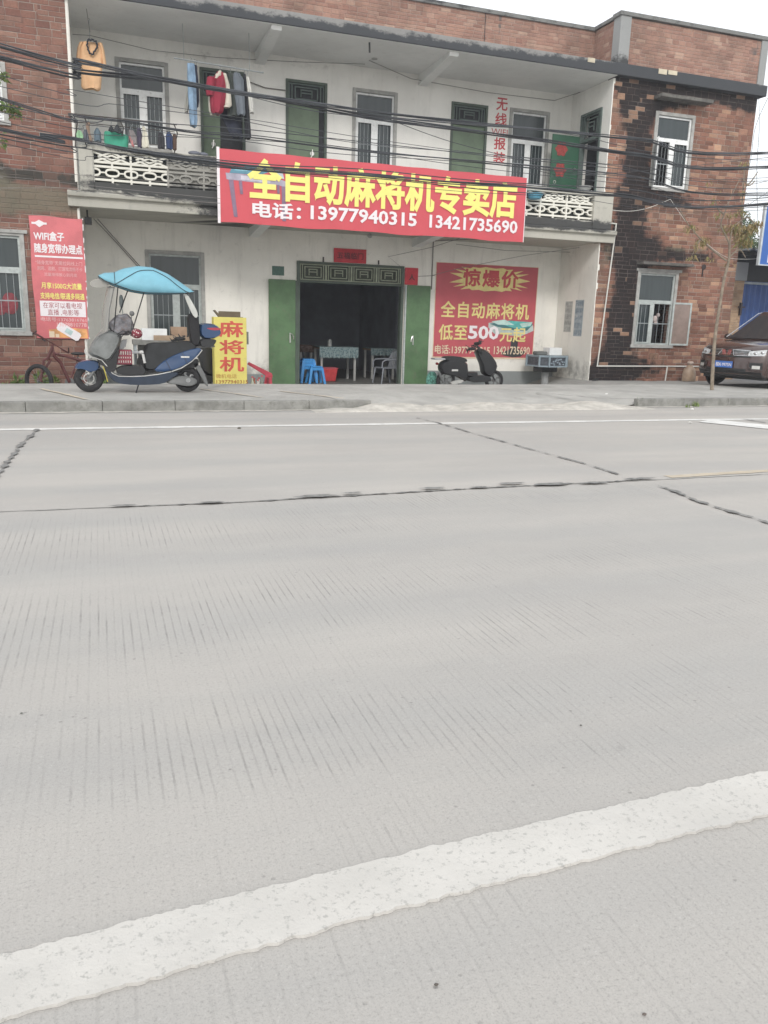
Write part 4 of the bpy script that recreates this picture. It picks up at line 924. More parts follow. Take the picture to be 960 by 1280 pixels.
for u, v in oct_: rm.box(*[q for a in (TR(u * .985, v * .985, 0),) for q in (a[0] - .022, a[0] + .022, a[1] - .022, a[1] + .022)], zb, zt)
obj('table_rim', rm, m_tf, mt, bev=.004)
g = MB(); rr = random.Random(3)
for k in range(26):
    u = rr.uniform(-.26, .26); z = rr.uniform(zb + .06, zt - .08); a = TR(u, -h_ * .97, z); g.box(a[0] - .02, a[0] + .02, a[1] - .01, a[1] + .03, z - .015, z + .02)
obj('mechanism_parts', g, M('mechanism_bits', (.22, .27, .31), .5, var=.6, scale=30), mt)
obj('motor_box', MB().prism([(-.28, -.2), (.22, -.2), (.22, .2), (-.28, .2)], lambda u, v, z: TR(u, v, z), zb - .14, zb), m_black, mt, bev=.01)
obj('pedestal', MB().lathe([(.09, gz + .05), (.10, gz + .1), (.10, zb - .14)], TR(-.02, 0, 0), 'z', 16), M('pedestal_grey', (.30, .31, .31), .5), mt, smooth_=True)
obj('foot', MB().prism([(-.3, -.05), (.3, -.05), (.3, .05), (-.3, .05)], lambda u, v, z: TR(u, v, z), gz, gz + .05).prism([(-.05, -.3), (.05, -.3), (.05, .3), (-.05, .3)], lambda u, v, z: TR(u, v, z), gz, gz + .052), m_tf, mt)
o = obj('foam_box', MB().prism([(-.02, -.12), (.40, -.12), (.40, .16), (-.02, .16)], lambda u, v, z: TR(u, v, z), zt + .002, zt + .20), m_foam, bev=.006); tag(o, 'white foam box on top of the stripped game table', 'box')
o = obj('folded_cloth', MB().prism([(-.42, -.1), (-.1, -.15), (-.08, .15), (-.40, .12)], lambda u, v, z: TR(u, v, z), zt + .002, zt + .10), M('grey_cloth', (.13, .14, .135), .9), bev=.03); tag(o, 'dark folded cloth on the left of the stripped game table', 'cloth')

# ------------------------------------------------------------------ things seen inside the shop
fz = -.275
def table_in(px0, px1, pyt, pyc, Y, dep, lab, clothm):
    x0, zt = P(px0, pyt, Y); x1 = P(px1, pyt, Y)[0]; zc = P(px0, pyc, Y)[1]
    t = thing('mahjong_table', lab, 'table', ((x0 + x1) / 2, Y, fz))
    obj('tabletop', MB().box(x0, x1, Y, Y + dep, zt - .05, zt), m_card, t)
    nx = 46; vs = []; rr = random.Random(int(Y * 10))
    for j in range(2):
        for i in range(nx + 1): vs.append((x0 - .02 + (x1 - x0 + .04) * i / nx, Y - .03 - (.03 * math.sin(i * 1.1) + .012 * math.sin(i * 2.7)) * j, zt + .012 if j == 0 else zc + .02 * math.sin(i * 2.1)))
    mb = MB().add(vs, [(i, i + 1, i + nx + 2, i + nx + 1) for i in range(nx)]).box(x0 - .02, x1 + .02, Y - .025, Y + dep, zt + .002, zt + .012)
    obj('tablecloth', mb, clothm, t)
    for x in (x0 + .06, x1 - .06):
        for y in (Y + .06, Y + dep - .06): obj('leg', MB().box(x - .03, x + .03, y - .03, y + .03, fz, zt - .05), M('pale_leg', (.36, .37, .36), .6), t)
    return t
def checks():
    m, nt, b, pos = newmat('patterned_cloth'); 
    v = nd(nt, 'ShaderNodeTexVoronoi', {'Vector': pos, 'Scale': 22.0}).outputs['Distance']
    setc(nt, b, mixc(nt, smooth(nt, v, .3, .5), (.10, .17, .19), (.25, .33, .34))); b.inputs['Roughness'].default_value = .8; return m
m_ck = checks()
table_in(400, 447, 434, 447, 21.6, .8, 'square table under a pale patterned cloth inside the shop doorway', m_ck)
table_in(464, 495, 436, 444, 22.2, .8, 'second cloth covered table at the right inside the shop', m_ck)
table_in(374, 392, 432, 440, 22.4, .8, 'dim cluttered table at the left inside the shop', M('brown_cloth', (.16, .11, .09), .9))
# teapot like metal jug and bottles on the table
x, z = P(412, 434, 21.9); o = obj('glass_jar', MB().lathe([(0, 0), (.06, 0), (.06, .16), (.045, .2), (0, .2)], (x, 21.9, z + .012), 'z', 12), M('jar_glass', (.35, .36, .35), .2), smooth_=True); tag(o, 'pale jar on the patterned cloth table inside the shop', 'jar')
# stacked blue plastic stools
m_blue = M('blue_plastic', (.045, .27, .62), .35, var=.08)
sx0 = P(373, 470, 20.9)[0]
def stool(x, y, z, lab, k):
    t = thing('plastic_stool', lab, 'stool', (x, y, z), group='blue plastic stools stacked inside the doorway')
    obj('seat', MB().box(-.16, .16, -.16, .16, .43, .465), m_blue, t, bev=.02, local=True, seg=3)
    for sx in (-1, 1):
        for sy in (-1, 1): obj('leg', MB().loft([[(sx * .21 + a, sy * .21 + b, 0) for a, b in ((-.03, -.03), (.03, -.03), (.03, .03), (-.03, .03))], [(sx * .135 + a, sy * .135 + b, .435) for a, b in ((-.035, -.035), (.035, -.035), (.035, .035), (-.035, .035))]]), m_blue, t, local=True, bev=.006)
    obj('apron', MB().box(-.17, .17, -.172, -.16, .36, .43).box(-.17, .17, .16, .172, .36, .43), m_blue, t, local=True)
    return t
for k, l in enumerate(['lowest blue plastic stool of the leaning stack in the doorway', 'middle blue plastic stool of the leaning stack in the doorway', 'topmost blue plastic stool of the leaning stack in the doorway']): stool(sx0 + .24, 20.9, fz + .08 * k, l, k)
stool(sx0 + .42, 20.75, fz - .02, 'single bright blue stool standing right of the stool stack in the doorway', 4)
x, z = P(411, 473, 21.5); o = thing('red_bucket', 'red square bucket under the patterned cloth table', 'bucket', (x, 21.5, fz)); obj('bucket', MB().loft([[(x + a * .15, 21.5 + b * .15, fz) for a, b in ((-1, -1), (1, -1), (1, 1), (-1, 1))], [(x + a * .2, 21.5 + b * .2, fz + .34) for a, b in ((-1, -1), (1, -1), (1, 1), (-1, 1))]]), M('bucket_red', (.50, .045, .05), .5), o, bev=.02); obj('rim', MB().box(x - .21, x + .21, 21.29, 21.71, fz + .341, fz + .365), m_poster_red, o, bev=.008)
# grey plastic armchair
m_ac = M('grey_armchair_plastic', (.23, .25, .28), .4, var=.1)
ax = P(482, 470, 20.75)[0]
ac = thing('plastic_armchair', 'grey plastic armchair facing left just inside the shop door', 'armchair', (ax, 20.75, fz), R(-80))
# local: faces -Y, back at +Y
obj('seat', MB().box(-.22, .22, -.22, .2, .40, .43), m_ac, ac, local=True, bev=.015)
bk = MB()
for k in range(6): x = -.2 + .4 * k / 5; bk.tube([(x, .2, .43), (x * 1.05, .27, .65), (x * .9, .31, .84)], .014, 6)
bk.tube([(-.25, .22, .62), (-.24, .28, .72), (-.2, .31, .83), (-.1, .32, .88), (.1, .32, .88), (.2, .31, .83), (.24, .28, .72), (.25, .22, .62)], .018, 8)
obj('backrest', bk, m_ac, ac, local=True, smooth_=True)
for s in (-1, 1):
    obj('armrest', MB().tube([(s * .25, .24, .64), (s * .28, .1, .64), (s * .28, -.18, .63), (s * .26, -.25, .58), (s * .255, -.26, .42)], .02, 8), m_ac, ac, local=True, smooth_=True)
    for y, yy in ((-.2, -.26), (.2, .28)): obj('leg', MB().tube([(s * .22, y, .42), (s * .25, yy, 0)], [.026, .018], 8), m_ac, ac, local=True, smooth_=True)
# ------------------------------------------------------------------ canopy scooter
def pillow(poly, y, w, ins=.92, k=5):
    cx = sum(p[0] for p in poly) / len(poly); cz = sum(p[1] for p in poly) / len(poly); loops = []
    for i in range(k):
        t = -1 + 2 * i / (k - 1); s = ins + (1 - ins) * math.sqrt(max(0, 1 - abs(t) ** 3))
        loops.append([(cx + (px - cx) * s, y + w * t, cz + (pz - cz) * s) for px, pz in poly])
    return MB().loft(loops)
def smoothpoly(poly, n=2):
    for _ in range(n):
        q = []
        for a, b in zip(poly, poly[1:] + poly[:1]): q += [(a[0] * .75 + b[0] * .25, a[1] * .75 + b[1] * .25), (a[0] * .25 + b[0] * .75, a[1] * .25 + b[1] * .75)]
        poly = q
    return poly
def clear_mat(name, tint, fac):
    m, nt, b, pos = newmat(name); setc(nt, b, tint); b.inputs['Roughness'].default_value = .15
    tr = nt.nodes.new('ShaderNodeBsdfTransparent'); mx = nd(nt, 'ShaderNodeMixShader', {0: fac}); out = nt.nodes['Material Output']
    nt.links.new(b.outputs[0], mx.inputs[1]); nt.links.new(tr.outputs[0], mx.inputs[2]); nt.links.new(mx.outputs[0], out.inputs[0]); return m
m_clear = clear_mat('clear_plastic', (.42, .41, .38), .45)
m_blue_paint = M('scooter_blue', (.020, .055, .135), .22, var=.08, scale=3, coat=.6)
m_grey_plastic = M('grey_plastic', (.13, .135, .135), .5, var=.15)
m_alloy = M('alloy', (.33, .34, .34), .4, metal=.4, var=.15, scale=14, dirt=.3)
m_silver = M('silver_trim', (.62, .62, .60), .35, metal=.3)
def wheel(par, c, r, w=.05, spokes=5, rimmat=None, name='wheel', curved=True):
    h = obj(name, MB().lathe([(.0, -w * .6), (.045, -w * .6), (.045, w * .6), (0, w * .6)], c, 'y', 16), m_grey_plastic, par, smooth_=True)
    obj('tyre', MB().torus(c, r - w * .62, w * .62, 'y', 36, 12, .9), m_rubber, h, smooth_=True)
    rm = MB().torus(c, r * .66, .012, 'y', 32, 8, 2.2)
    for k in range(spokes):
        a = 2 * math.pi * k / spokes + .3; pts = []
        for q in range(5):
            t = q / 4; rr = .03 + (r * .64 - .03) * t; aa = a + (.55 * math.sin(t * math.pi) if curved else 0)
            pts.append((c[0] + rr * math.cos(aa), c[1] - .012, c[2] + rr * math.sin(aa)))
        rm.tube(pts, .013, 6)
        if curved:
            pts2 = [(c[0] + (.05 + (r * .6 - .05) * t) * math.cos(a + .5 - .45 * t), c[1] + .0, c[2] + (.05 + (r * .6 - .05) * t) * math.sin(a + .5 - .45 * t)) for t in (0, .4, .7, 1)]
            rm.tube(pts2, .008, 5)
    obj('rim', rm, rimmat or m_alloy, h, smooth_=True); return h
SY1 = 13.5
def Q(X, Y, y=SY1): return P(80 + X / 4.8, 320 + Y / 4.8, y)
def QL(l, y=SY1, sm=1): return smoothpoly([Q(a, b, y) for a, b in l], sm)
fwc = Q(150, 733); rwc = Q(740, 735)
rW = fwc[1] - gh(fwc[0], SY1) - .002
S = thing('canopy_scooter', 'blue electric scooter with a light blue rain canopy parked on the pavement', 'scooter', ((fwc[0] + rwc[0]) / 2, SY1, gh(0, SY1)))
wheel(S, (fwc[0], SY1, fwc[1]), rW, .085, 5, name='front_wheel'); wheel(S, (rwc[0], SY1, gh(0, SY1) + rW - .005), rW - .007, .085, 5, name='rear_wheel')
obj('brake_disc', MB().torus((fwc[0], SY1 - .06, fwc[1]), .075, .006, 'y', 24, 6, .5), m_silver, S)
obj('front_fender', pillow(QL([(62, 680), (70, 650), (95, 632), (150, 620), (205, 628), (222, 655), (205, 690), (150, 700), (110, 676)]), SY1, .085, .85), m_blue_paint, S, smooth_=True)
obj('fork', MB().tube([(fwc[0], SY1 - .07, fwc[1]), (*Q(215, 640)[:1], SY1 - .06, Q(215, 640)[1])], .02, 8).tube([(fwc[0], SY1 + .07, fwc[1]), (*Q(215, 640)[:1], SY1 + .06, Q(215, 640)[1])], .02, 8), m_grey_plastic, S, smooth_=True)
obj('front_inner', pillow(QL([(190, 560), (330, 500), (335, 560), (318, 640), (310, 690), (270, 700), (235, 660), (200, 640)]), SY1, .17), m_black, S, smooth_=True)
obj('lower_body', pillow(QL([(232, 655), (262, 690), (310, 715), (400, 716), (480, 712), (600, 700), (660, 690), (700, 700), (640, 735), (600, 765), (480, 772), (370, 770), (300, 755), (262, 715)]), SY1, .16, .95), M('navy_plastic', (.02, .032, .055), .45), S, smooth_=True)
fb = QL([(305, 660), (470, 652), (490, 690), (480, 712), (320, 714)]); obj('footboard', pillow(fb, SY1, .15, .97), m_black, S, smooth_=True)
obj('seat', pillow(QL([(478, 560), (490, 530), (530, 518), (600, 520), (680, 512), (760, 508), (800, 530), (790, 560), (700, 585), (600, 625), (545, 680), (480, 690), (470, 620)]), SY1, .155, .9), M('black_seat_cloth', (.022, .024, .026), .75, var=.25, scale=6, bmp=.5, bscale=14), S, smooth_=True)
for s in (-1, 1):
    obj('side_panel', pillow(QL([(528, 690), (575, 640), (620, 607), (700, 572), (790, 548), (822, 555), (800, 590), (755, 632), (690, 668), (620, 692)]), SY1 + s * .15, .03, .9), m_blue_paint, S, smooth_=True)
obj('panel_badge', MB().box(Q(695, 600)[0], Q(745, 600)[0], SY1 - .186, SY1 - .180, Q(700, 607)[1], Q(700, 598)[1]), m_silver, S)
for s in (-1, 1):
    pts = [(125, 560), (128, 580), (165, 603), (225, 620), (262, 662), (290, 700), (325, 717), (400, 719), (480, 716), (560, 706), (640, 690), (700, 668), (760, 630), (800, 590), (822, 562), (805, 555), (765, 605)]
    obj('trim_strip', MB().tube([(Q(a, b)[0], SY1 + s * (.16 if a > 225 else .2), Q(a, b)[1]) for a, b in pts], .008, 6), m_silver, S, smooth_=True)
m_apron = M('grey_rain_cover', (.17, .18, .178), .32, var=.25, scale=5, bmp=.9, bscale=9)
obj('rain_apron', pillow(QL([(145, 570), (168, 515), (205, 468), (255, 440), (305, 452), (350, 470), (340, 525), (305, 585), (262, 640), (215, 615), (155, 595)]), SY1, .24, .8, 7), m_apron, S, smooth_=True)
obj('dashboard_cowl', pillow(QL([(268, 440), (262, 405), (296, 372), (318, 350), (345, 352), (372, 342), (398, 362), (412, 392), (424, 430), (398, 474), (362, 478), (310, 470)], sm=1), SY1, .17, .86, 7), M('blue_grey_cowl', (.15, .15, .165), .5, var=.55, scale=11, dirt=.5, dirtcol=(.20, .13, .095), bmp=.9, bscale=12), S, smooth_=True)
hx, hz = Q(395, 455)
obj('handlebar', MB().tube([(hx, SY1 - .34, hz - .01), (hx - .02, SY1 - .15, hz + .01), (hx - .02, SY1 + .15, hz + .01), (hx, SY1 + .34, hz - .01)], .016, 8), m_black, S, smooth_=True)
mm_, nt, b, pos = newmat('dotted_red_cloth'); v = nd(nt, 'ShaderNodeTexVoronoi', {'Vector': pos, 'Scale': 26.0}).outputs['Distance']
setc(nt, b, mixc(nt, smooth(nt, v, .28, .36), (.6, .5, .48), (.20, .035, .05))); b.inputs['Roughness'].default_value = .9
ga, gb = Q(437, 466, SY1 - .25); obj('hand_muff', MB().ball((ga, SY1 - .25, gb), .085, .11, .075, 14, 9), mm_, S, smooth_=True)
obj('hand_muff', MB().ball((ga, SY1 + .25, gb), .085, .11, .075, 14, 9), mm_, S, smooth_=True)
a, b2 = Q(404, 345); obj('mirror', MB().ball((a, SY1 - .20, b2), .038, .02, .04, 14, 8).tube([(a, SY1 - .2, b2), (hx, SY1 - .2, hz)], .007, 6), m_grey_plastic, S, smooth_=True)
a, b2 = Q(346, 272); obj('mirror', MB().ball((a, SY1 + .2, b2), .035, .03, .11, 12, 8).tube([(a, SY1 + .2, b2 - .08), (hx - .05, SY1 + .2, hz)], .007, 6), M('mirror_back', (.30, .33, .33), .3), S, smooth_=True)
# canopy
ctop = [(205, 117), (240, 101), (300, 98), (350, 76), (440, 60), (530, 68), (620, 106), (700, 160), (775, 213)]
cedg = [(205, 120), (240, 148), (300, 172), (390, 205), (480, 221), (600, 223), (720, 223), (775, 217)]
def ip(l, x):
    for (a, b), (c, d) in zip(l, l[1:]):
        if a <= x <= c: return b + (d - b) * (x - a) / (c - a)
    return l[-1][1]
loops = []; seam = []; edge = [[], []]; seam2 = []
for k in range(31):
    X = 205 + (775 - 205) * k / 30; t = k / 30
    wv = .10 + .30 * math.sin(math.pi * min(1, max(0, t * .93 + .05))) ** .6
    xt, zt = Q(X, ip(ctop, X)); xe, ze = Q(X, ip(cedg, X), SY1 - wv); l = []
    for j in range(17):
        ph = -math.pi / 2 + math.pi * j / 16; l.append((xt, SY1 + wv * math.sin(ph), ze + (zt - ze) * max(0, math.cos(ph)) ** .8))
    loops.append(l); edge[0].append(l[0]); edge[1].append(l[-1])
    if 5 <= k <= 28:
        ph = -math.pi / 2 + .95 * math.sin(math.pi * (k - 5) / 23); seam.append((xt, SY1 + wv * math.sin(ph), ze + (zt - ze) * max(0, math.cos(ph)) ** .8))
m_can = M('canopy_cloth', (.17, .40, .50), .6, var=.08, scale=4, dirt=.12, dirtcol=(.35, .5, .55), bmp=.15)
cn = obj('rain_canopy', MB().loft(loops, cap=False, close=False), m_can, S, smooth_=True); md = cn.modifiers.new('thick', 'SOLIDIFY'); md.thickness = .006
obj('canopy_seam', MB().tube(edge[0], .006, 6).tube(edge[1], .006, 6).tube([(p[0], p[1] - .004, p[2] + .004) for p in seam], .005, 6).tube([(p[0], p[1], p[2] + .004) for p in loops[5]], .005, 6), m_black, cn, smooth_=True)
for (a, b_), (c, d), y in (((322, 188), (296, 462), -.2), ((475, 222), (398, 478), -.24), ((278, 178), (245, 445), .2), ((385, 205), (335, 340), .2)):
    p, q = Q(a, b_), Q(c, d); obj('canopy_pole', MB().tube([(p[0], SY1 + y, p[1]), (q[0], SY1 + y * .8, q[1])], .009, 8), m_black, S, smooth_=True)
# clear windshield, brow and tail flap
wl2 = []
for k in range(9):
    a = -1 + 2 * k / 8; bulge = (1 - a * a) * .10
    wl2.append([(Q(320, 190)[0] - .03 - bulge - .02, SY1 + a * .24, Q(320, 190)[1]), (Q(262, 300)[0] + .02 - bulge, SY1 + a * .25, Q(262, 320)[1]), (Q(300, 455)[0] - .03 - bulge - .06, SY1 + a * .24, Q(300, 450)[1]), (Q(200, 500)[0] + .02 - bulge * .4, SY1 + a * .23, Q(200, 480)[1])])
ws = obj('windshield', MB().loft(wl2, cap=False, close=False), m_clear, S, smooth_=True)
obj('windshield_edge', MB().tube(wl2[0], .007, 6).tube([l[0] for l in wl2], .006, 6).tube(wl2[-1], .007, 6), m_grey_plastic, ws, smooth_=True)
br = MB(); pl = QL([(150, 165), (175, 142), (230, 135), (275, 150), (270, 178), (220, 192), (170, 190)], sm=2); n = len(pl)
obj('clear_brow', MB().loft([[(x, SY1 - .15 + .02 * i, z) for x, z in pl] for i in (0, .2)], cap=True), m_clear, S, smooth_=True)
m_flap = M('pale_flap', (.52, .53, .50), .4)
obj('canopy_tail_flap', pillow(QL([(708, 222), (735, 235), (760, 275), (792, 335), (795, 362), (782, 375), (762, 352), (738, 300), (720, 255)]), SY1 - .2, .01, .97), m_flap, S, smooth_=True)
obj('backrest_cover', pillow(QL([(738, 355), (765, 340), (800, 372), (812, 420), (815, 545), (765, 545), (752, 480)]), SY1, .15, .85), M('black_cover', (.018, .018, .02), .85, bmp=.4), S, smooth_=True)
tc_ = obj('top_case', pillow(QL([(806, 412), (830, 402), (890, 405), (925, 425), (938, 455), (930, 478), (890, 498), (812, 494)]), SY1, .19, .85, 7), m_blue_paint, S, smooth_=True)
obj('case_base', pillow(QL([(806, 496), (895, 498), (912, 505), (885, 545), (815, 545)]), SY1, .17, .95), m_black, tc_, smooth_=True)
obj('tail_lens', pillow(QL([(840, 432), (880, 428), (930, 430), (932, 443), (880, 445)]), SY1, .192, .99), M('red_lens', (.35, .04, .06), .2), tc_)
obj('rear_rack', MB().tube([(Q(760, 548)[0], SY1 - .1, Q(760, 548)[1]), (Q(900, 540)[0], SY1 - .1, Q(900, 540)[1])], .014, 6).tube([(Q(760, 548)[0], SY1 + .1, Q(760, 548)[1]), (Q(900, 540)[0], SY1 + .1, Q(900, 540)[1])], .014, 6), m_grey_plastic, S)
obj('rear_fender', pillow(QL([(640, 700), (700, 668), (770, 632), (800, 612), (812, 640), (790, 672), (745, 668), (690, 690), (660, 712)]), SY1, .07, .95), m_black, S, smooth_=True)
obj('mud_flap', pillow(QL([(770, 642), (802, 640), (835, 690), (855, 740), (866, 785), (850, 775), (822, 725), (795, 680)], sm=1), SY1, .07, .97), m_grey_plastic, S, smooth_=True)
obj('motor_case', pillow(QL([(605, 742), (680, 712), (760, 722), (795, 738), (792, 768), (740, 782), (680, 768), (612, 762)], sm=2), SY1 - .09, .035, .9), m_grey_plastic, S, smooth_=True)
obj('motor_cap', MB().lathe([(.0, -.03), (.035, -.03), (.045, 0)], (rwc[0], SY1 - .10, rwc[1] - .02), 'y', 16), m_alloy, S, smooth_=True)
a, b2 = Q(445, 770); c, d = Q(430, 828); obj('kickstand', MB().tube([(a, SY1 - .1, b2), (c, SY1 - .2, gh(0, SY1) + .01)], .010, 6), m_black, S)
obj('headlight', MB().ball((Q(160, 608)[0], SY1 - .12, Q(160, 608)[1]), .02, .03, .02), m_silver, S, smooth_=True)
obj('brake_cable', MB().tube([(Q(232, 650)[0], SY1 - .15, Q(232, 650)[1]), (Q(245, 690)[0], SY1 - .17, Q(245, 690)[1]), (Q(262, 750)[0], SY1 - .16, Q(262, 750)[1])], .008, 6), M('yellow_cable', (.5, .42, .08), .5), S)
# crate carried on the footboard
cx0, cz1 = Q(305, 563, SY1 - .1); cx1, cz0 = Q(410, 650, SY1 - .1)
ct = MB(); y0, y1 = SY1 - .12, SY1 + .12
cz0 = max(p[1] for p in fb) + .006
for z in (cz0, cz0 + (cz1 - cz0) * .3, cz0 + (cz1 - cz0) * .55, cz1 - .02):
    hh = .02
    ct.box(cx0, cx1, y0, y0 + .01, z, z + hh).box(cx0, cx1, y1 - .01, y1, z, z + hh).box(cx0, cx0 + .01, y0, y1, z, z + hh).box(cx1 - .01, cx1, y0, y1, z, z + hh)
for k in range(8):
    x = cx0 + (cx1 - cx0 - .012) * k / 7; ct.box(x, x + .012, y0 + .002, y0 + .009, cz0, cz1).box(x, x + .012, y1 - .009, y1 - .002, cz0, cz1)
ct.box(cx0, cx1, y0, y1, cz0, cz0 + .012)
tag(obj('plastic_crate', ct, M('crate_maroon', (.27, .045, .07), .5, var=.15)), 'maroon plastic crate carried on the footboard of the canopy scooter', 'crate')
cz_ = P(160, 430, SY1 + .0)
o = obj('shopping_bag', pillow(QL([(335, 530), (352, 500), (372, 505), (385, 490), (368, 560), (330, 562)], sm=1), SY1 + .13, .03), m_foam, smooth_=True); tag(o, 'crumpled white plastic bag hung behind the front of the canopy scooter', 'bag')

# ------------------------------------------------------------------ small black scooter
SY2 = 18.75
def Q2(X, Y, y=SY2): return P(540 + X / 4.8, 415 + Y / 4.8, y)
def Q2L(l, sm=1): return smoothpoly([Q2(a, b) for a, b in l], sm)
m_bk = M('black_gloss', (.014, .015, .017), .28, var=.2, coat=.4); gz = gh(9, SY2)
f2 = Q2(372, 290); r2 = Q2(82, 292)
K = thing('black_scooter', 'small black electric scooter parked in front of the price poster', 'scooter', ((f2[0] + r2[0]) / 2, SY2, gz))
rw = max(.17, f2[1] - gz)
wheel(K, (f2[0], SY2, gz + rw), rw, .07, 5, m_grey_plastic, 'front_wheel'); wheel(K, (r2[0], SY2, gz + rw), rw, .08, 5, m_grey_plastic, 'rear_wheel')
obj('leg_shield', pillow(Q2L([(255, 112), (285, 98), (310, 102), (345, 130), (388, 195), (375, 240), (345, 275), (318, 262), (300, 250), (295, 200), (272, 150)]), SY2, .15, .85), m_bk, K, smooth_=True)
obj('footboard', pillow(Q2L([(200, 262), (330, 258), (345, 280), (340, 298), (215, 302)]), SY2, .14, .95), m_black, K, smooth_=True)
obj('battery_box', pillow(Q2L([(205, 240), (262, 240), (264, 260), (205, 262)], 0), SY2, .12, .95), m_black, K)
obj('rear_body', pillow(Q2L([(38, 200), (60, 170), (120, 165), (195, 175), (212, 200), (208, 305), (150, 268), (100, 262), (45, 240)]), SY2, .14, .88), m_bk, K, smooth_=True)
obj('seat', pillow(Q2L([(55, 165), (70, 145), (120, 142), (180, 150), (205, 165), (200, 182), (100, 176)]), SY2, .15, .9), m_black, K, smooth_=True)
obj('rear_carrier', MB().box(Q2(5, 155)[0], Q2(130, 155)[0], SY2 - .14, SY2 + .14, Q2(60, 166)[1], Q2(60, 156)[1]), M('carrier_silver', (.35, .36, .37), .4), K, bev=.01)
obj('body_badge', MB().box(Q2(105, 226)[0], Q2(142, 226)[0], SY2 - .152, SY2 - .142, Q2(120, 233)[1], Q2(120, 222)[1]), m_silver, K, bev=.002)
obj('exhaust_cover', pillow(Q2L([(92, 295), (170, 280), (178, 298), (105, 316)]), SY2 - .14, .03, .9), M('silver_cover', (.42, .42, .40), .4), K, smooth_=True)
obj('shock', MB().tube([(Q2(30, 240)[0], SY2 - .1, Q2(30, 240)[1]), (Q2(60, 300)[0], SY2 - .1, Q2(60, 300)[1])], .035, 8), m_grey_plastic, K, smooth_=True)
obj('steering_column', MB().tube([(Q2(285, 100)[0], SY2, Q2(285, 100)[1]), (Q2(262, 80)[0], SY2, Q2(262, 80)[1])], .03, 8), m_black, K)
obj('fork', MB().tube([(f2[0], SY2 - .05, gz + rw), (Q2(345, 230)[0], SY2 - .05, Q2(345, 230)[1])], .018, 6), m_black, K)
hb = MB(); a, b2 = Q2(262, 85)
hb.tube([(a - .08, SY2 - .28, b2 - .01), (a, SY2, b2), (a + .10, SY2 + .25, b2 + .02)], .014, 6); obj('handlebar', hb, m_black, K)
rr = random.Random(9)
for s, (cx, cz) in ((-1, Q2(215, 98)), (1, Q2(300, 70))):
    mf = MB().ball((cx, SY2 + s * .25, cz), .11, .09, .04, 10, 7)
    for k in range(16):
        t = rr.uniform(-1, 1); x = cx + t * .13; z = cz + t * .06; d = Vector((rr.uniform(-.08, .12), rr.uniform(-.05, .05), rr.uniform(-.07, .09)))
        mf.tube([(x, SY2 + s * .25, z), Vector((x, SY2 + s * .25, z)) + d], [.02, .003], 5)
    obj('handle_cover', mf, m_black, K, smooth_=False)
a, b2 = Q2(310, 38); obj('mirror_stem', MB().tube([(a, SY2 + .2, b2), (Q2(300, 75)[0], SY2 + .2, Q2(300, 75)[1])], .006, 5).tube([(Q2(178, 100)[0], SY2 - .2, Q2(178, 100)[1] + .1), (Q2(215, 95)[0], SY2 - .2, Q2(215, 98)[1])], .006, 5), m_black, K)
K2 = copy_tree(K); K2['label'] = 'dark scooter mostly hidden between the canopy scooter and the yellow sign box'; K2['category'] = 'scooter'
K2.matrix_basis = Matrix.Translation((P(268, 440, 17.75)[0] - .62, 17.9, gh(1, 17.75))) @ Matrix.Rotation(R(3), 4, 'Z')
K2.scale = (1.12, 1.1, 1.12)
m_cl = M('teal_cloth', (.10, .27, .22), .9, var=.6, scale=22)
a, b2 = P(540, 470, 19.2); o = obj('floral_bag', MB().ball((a, 19.2, gz + .22), .16, .08, .24, 12, 8), m_cl, smooth_=True); tag(o, 'teal patterned cloth bag on the ground behind the black scooter', 'bag')

# ------------------------------------------------------------------ bicycle against the left wing
BYc = 17.2
def Q3(X, Y, y=BYc):
    x, z = P(X / 7.385, 390 + Y / 7.385, y); return (x, y, z)
gz = gh(-1, BYc); m_frame = M('dark_red_frame', (.11, .035, .035), .4, var=.2)
wc = Q3(362, 640); rb_ = .33; wc = (wc[0], BYc - .05, gz + rb_)
bk = thing('bicycle', 'dark red bicycle leaning below the broadband poster with its bars turned', 'bicycle', (wc[0] + .5, BYc, gz))
def bwheel(c, yaw, name):
    mt_ = Matrix.Rotation(yaw, 4, 'Z')
    def tf(mb): mb.v = [tuple(Vector(c) + mt_ @ Vector(v)) for v in mb.v]; return mb
    h = obj(name, tf(MB().lathe([(.02, -.04), (.02, .04)], (0, 0, 0), 'y', 10)), m_grey_plastic, bk)
    obj('tyre', tf(MB().torus((0, 0, 0), rb_ - .035, .042, 'y', 36, 8)), m_rubber, h, smooth_=True)
    sp = MB().torus((0, 0, 0), rb_ - .065, .008, 'y', 36, 6)
    for k in range(18): a = 2 * math.pi * k / 18; sp.tube([(.02 * math.cos(a + 1), .02 * (-1) ** k, .02 * math.sin(a + 1)), ((rb_ - .06) * math.cos(a), 0, (rb_ - .06) * math.sin(a))], .0018, 4)
    obj('rim', tf(sp), m_bar, h)
bwheel(wc, R(-38), 'front_wheel'); rc_ = (wc[0] + .95, BYc + .25, gz + rb_); bwheel(rc_, R(14), 'rear_wheel')
hd = Q3(485, 320); crown = Q3(440, 430); ht2 = Q3(498, 380)
obj('fork', MB().tube([hd, crown], .030, 8).tube([crown, Q3(405, 440, BYc - .09), (wc[0] + .035, wc[1] - .055, wc[2])], .026, 8).tube([crown, Q3(470, 440, BYc + .02), (wc[0] - .035, wc[1] + .055, wc[2])], .026, 8), m_frame, bk, smooth_=True)
bbk = (wc[0] + .55, BYc + .13, gz + .30); st = (wc[0] + .72, BYc + .17, Q3(750, 440)[2] - .02)
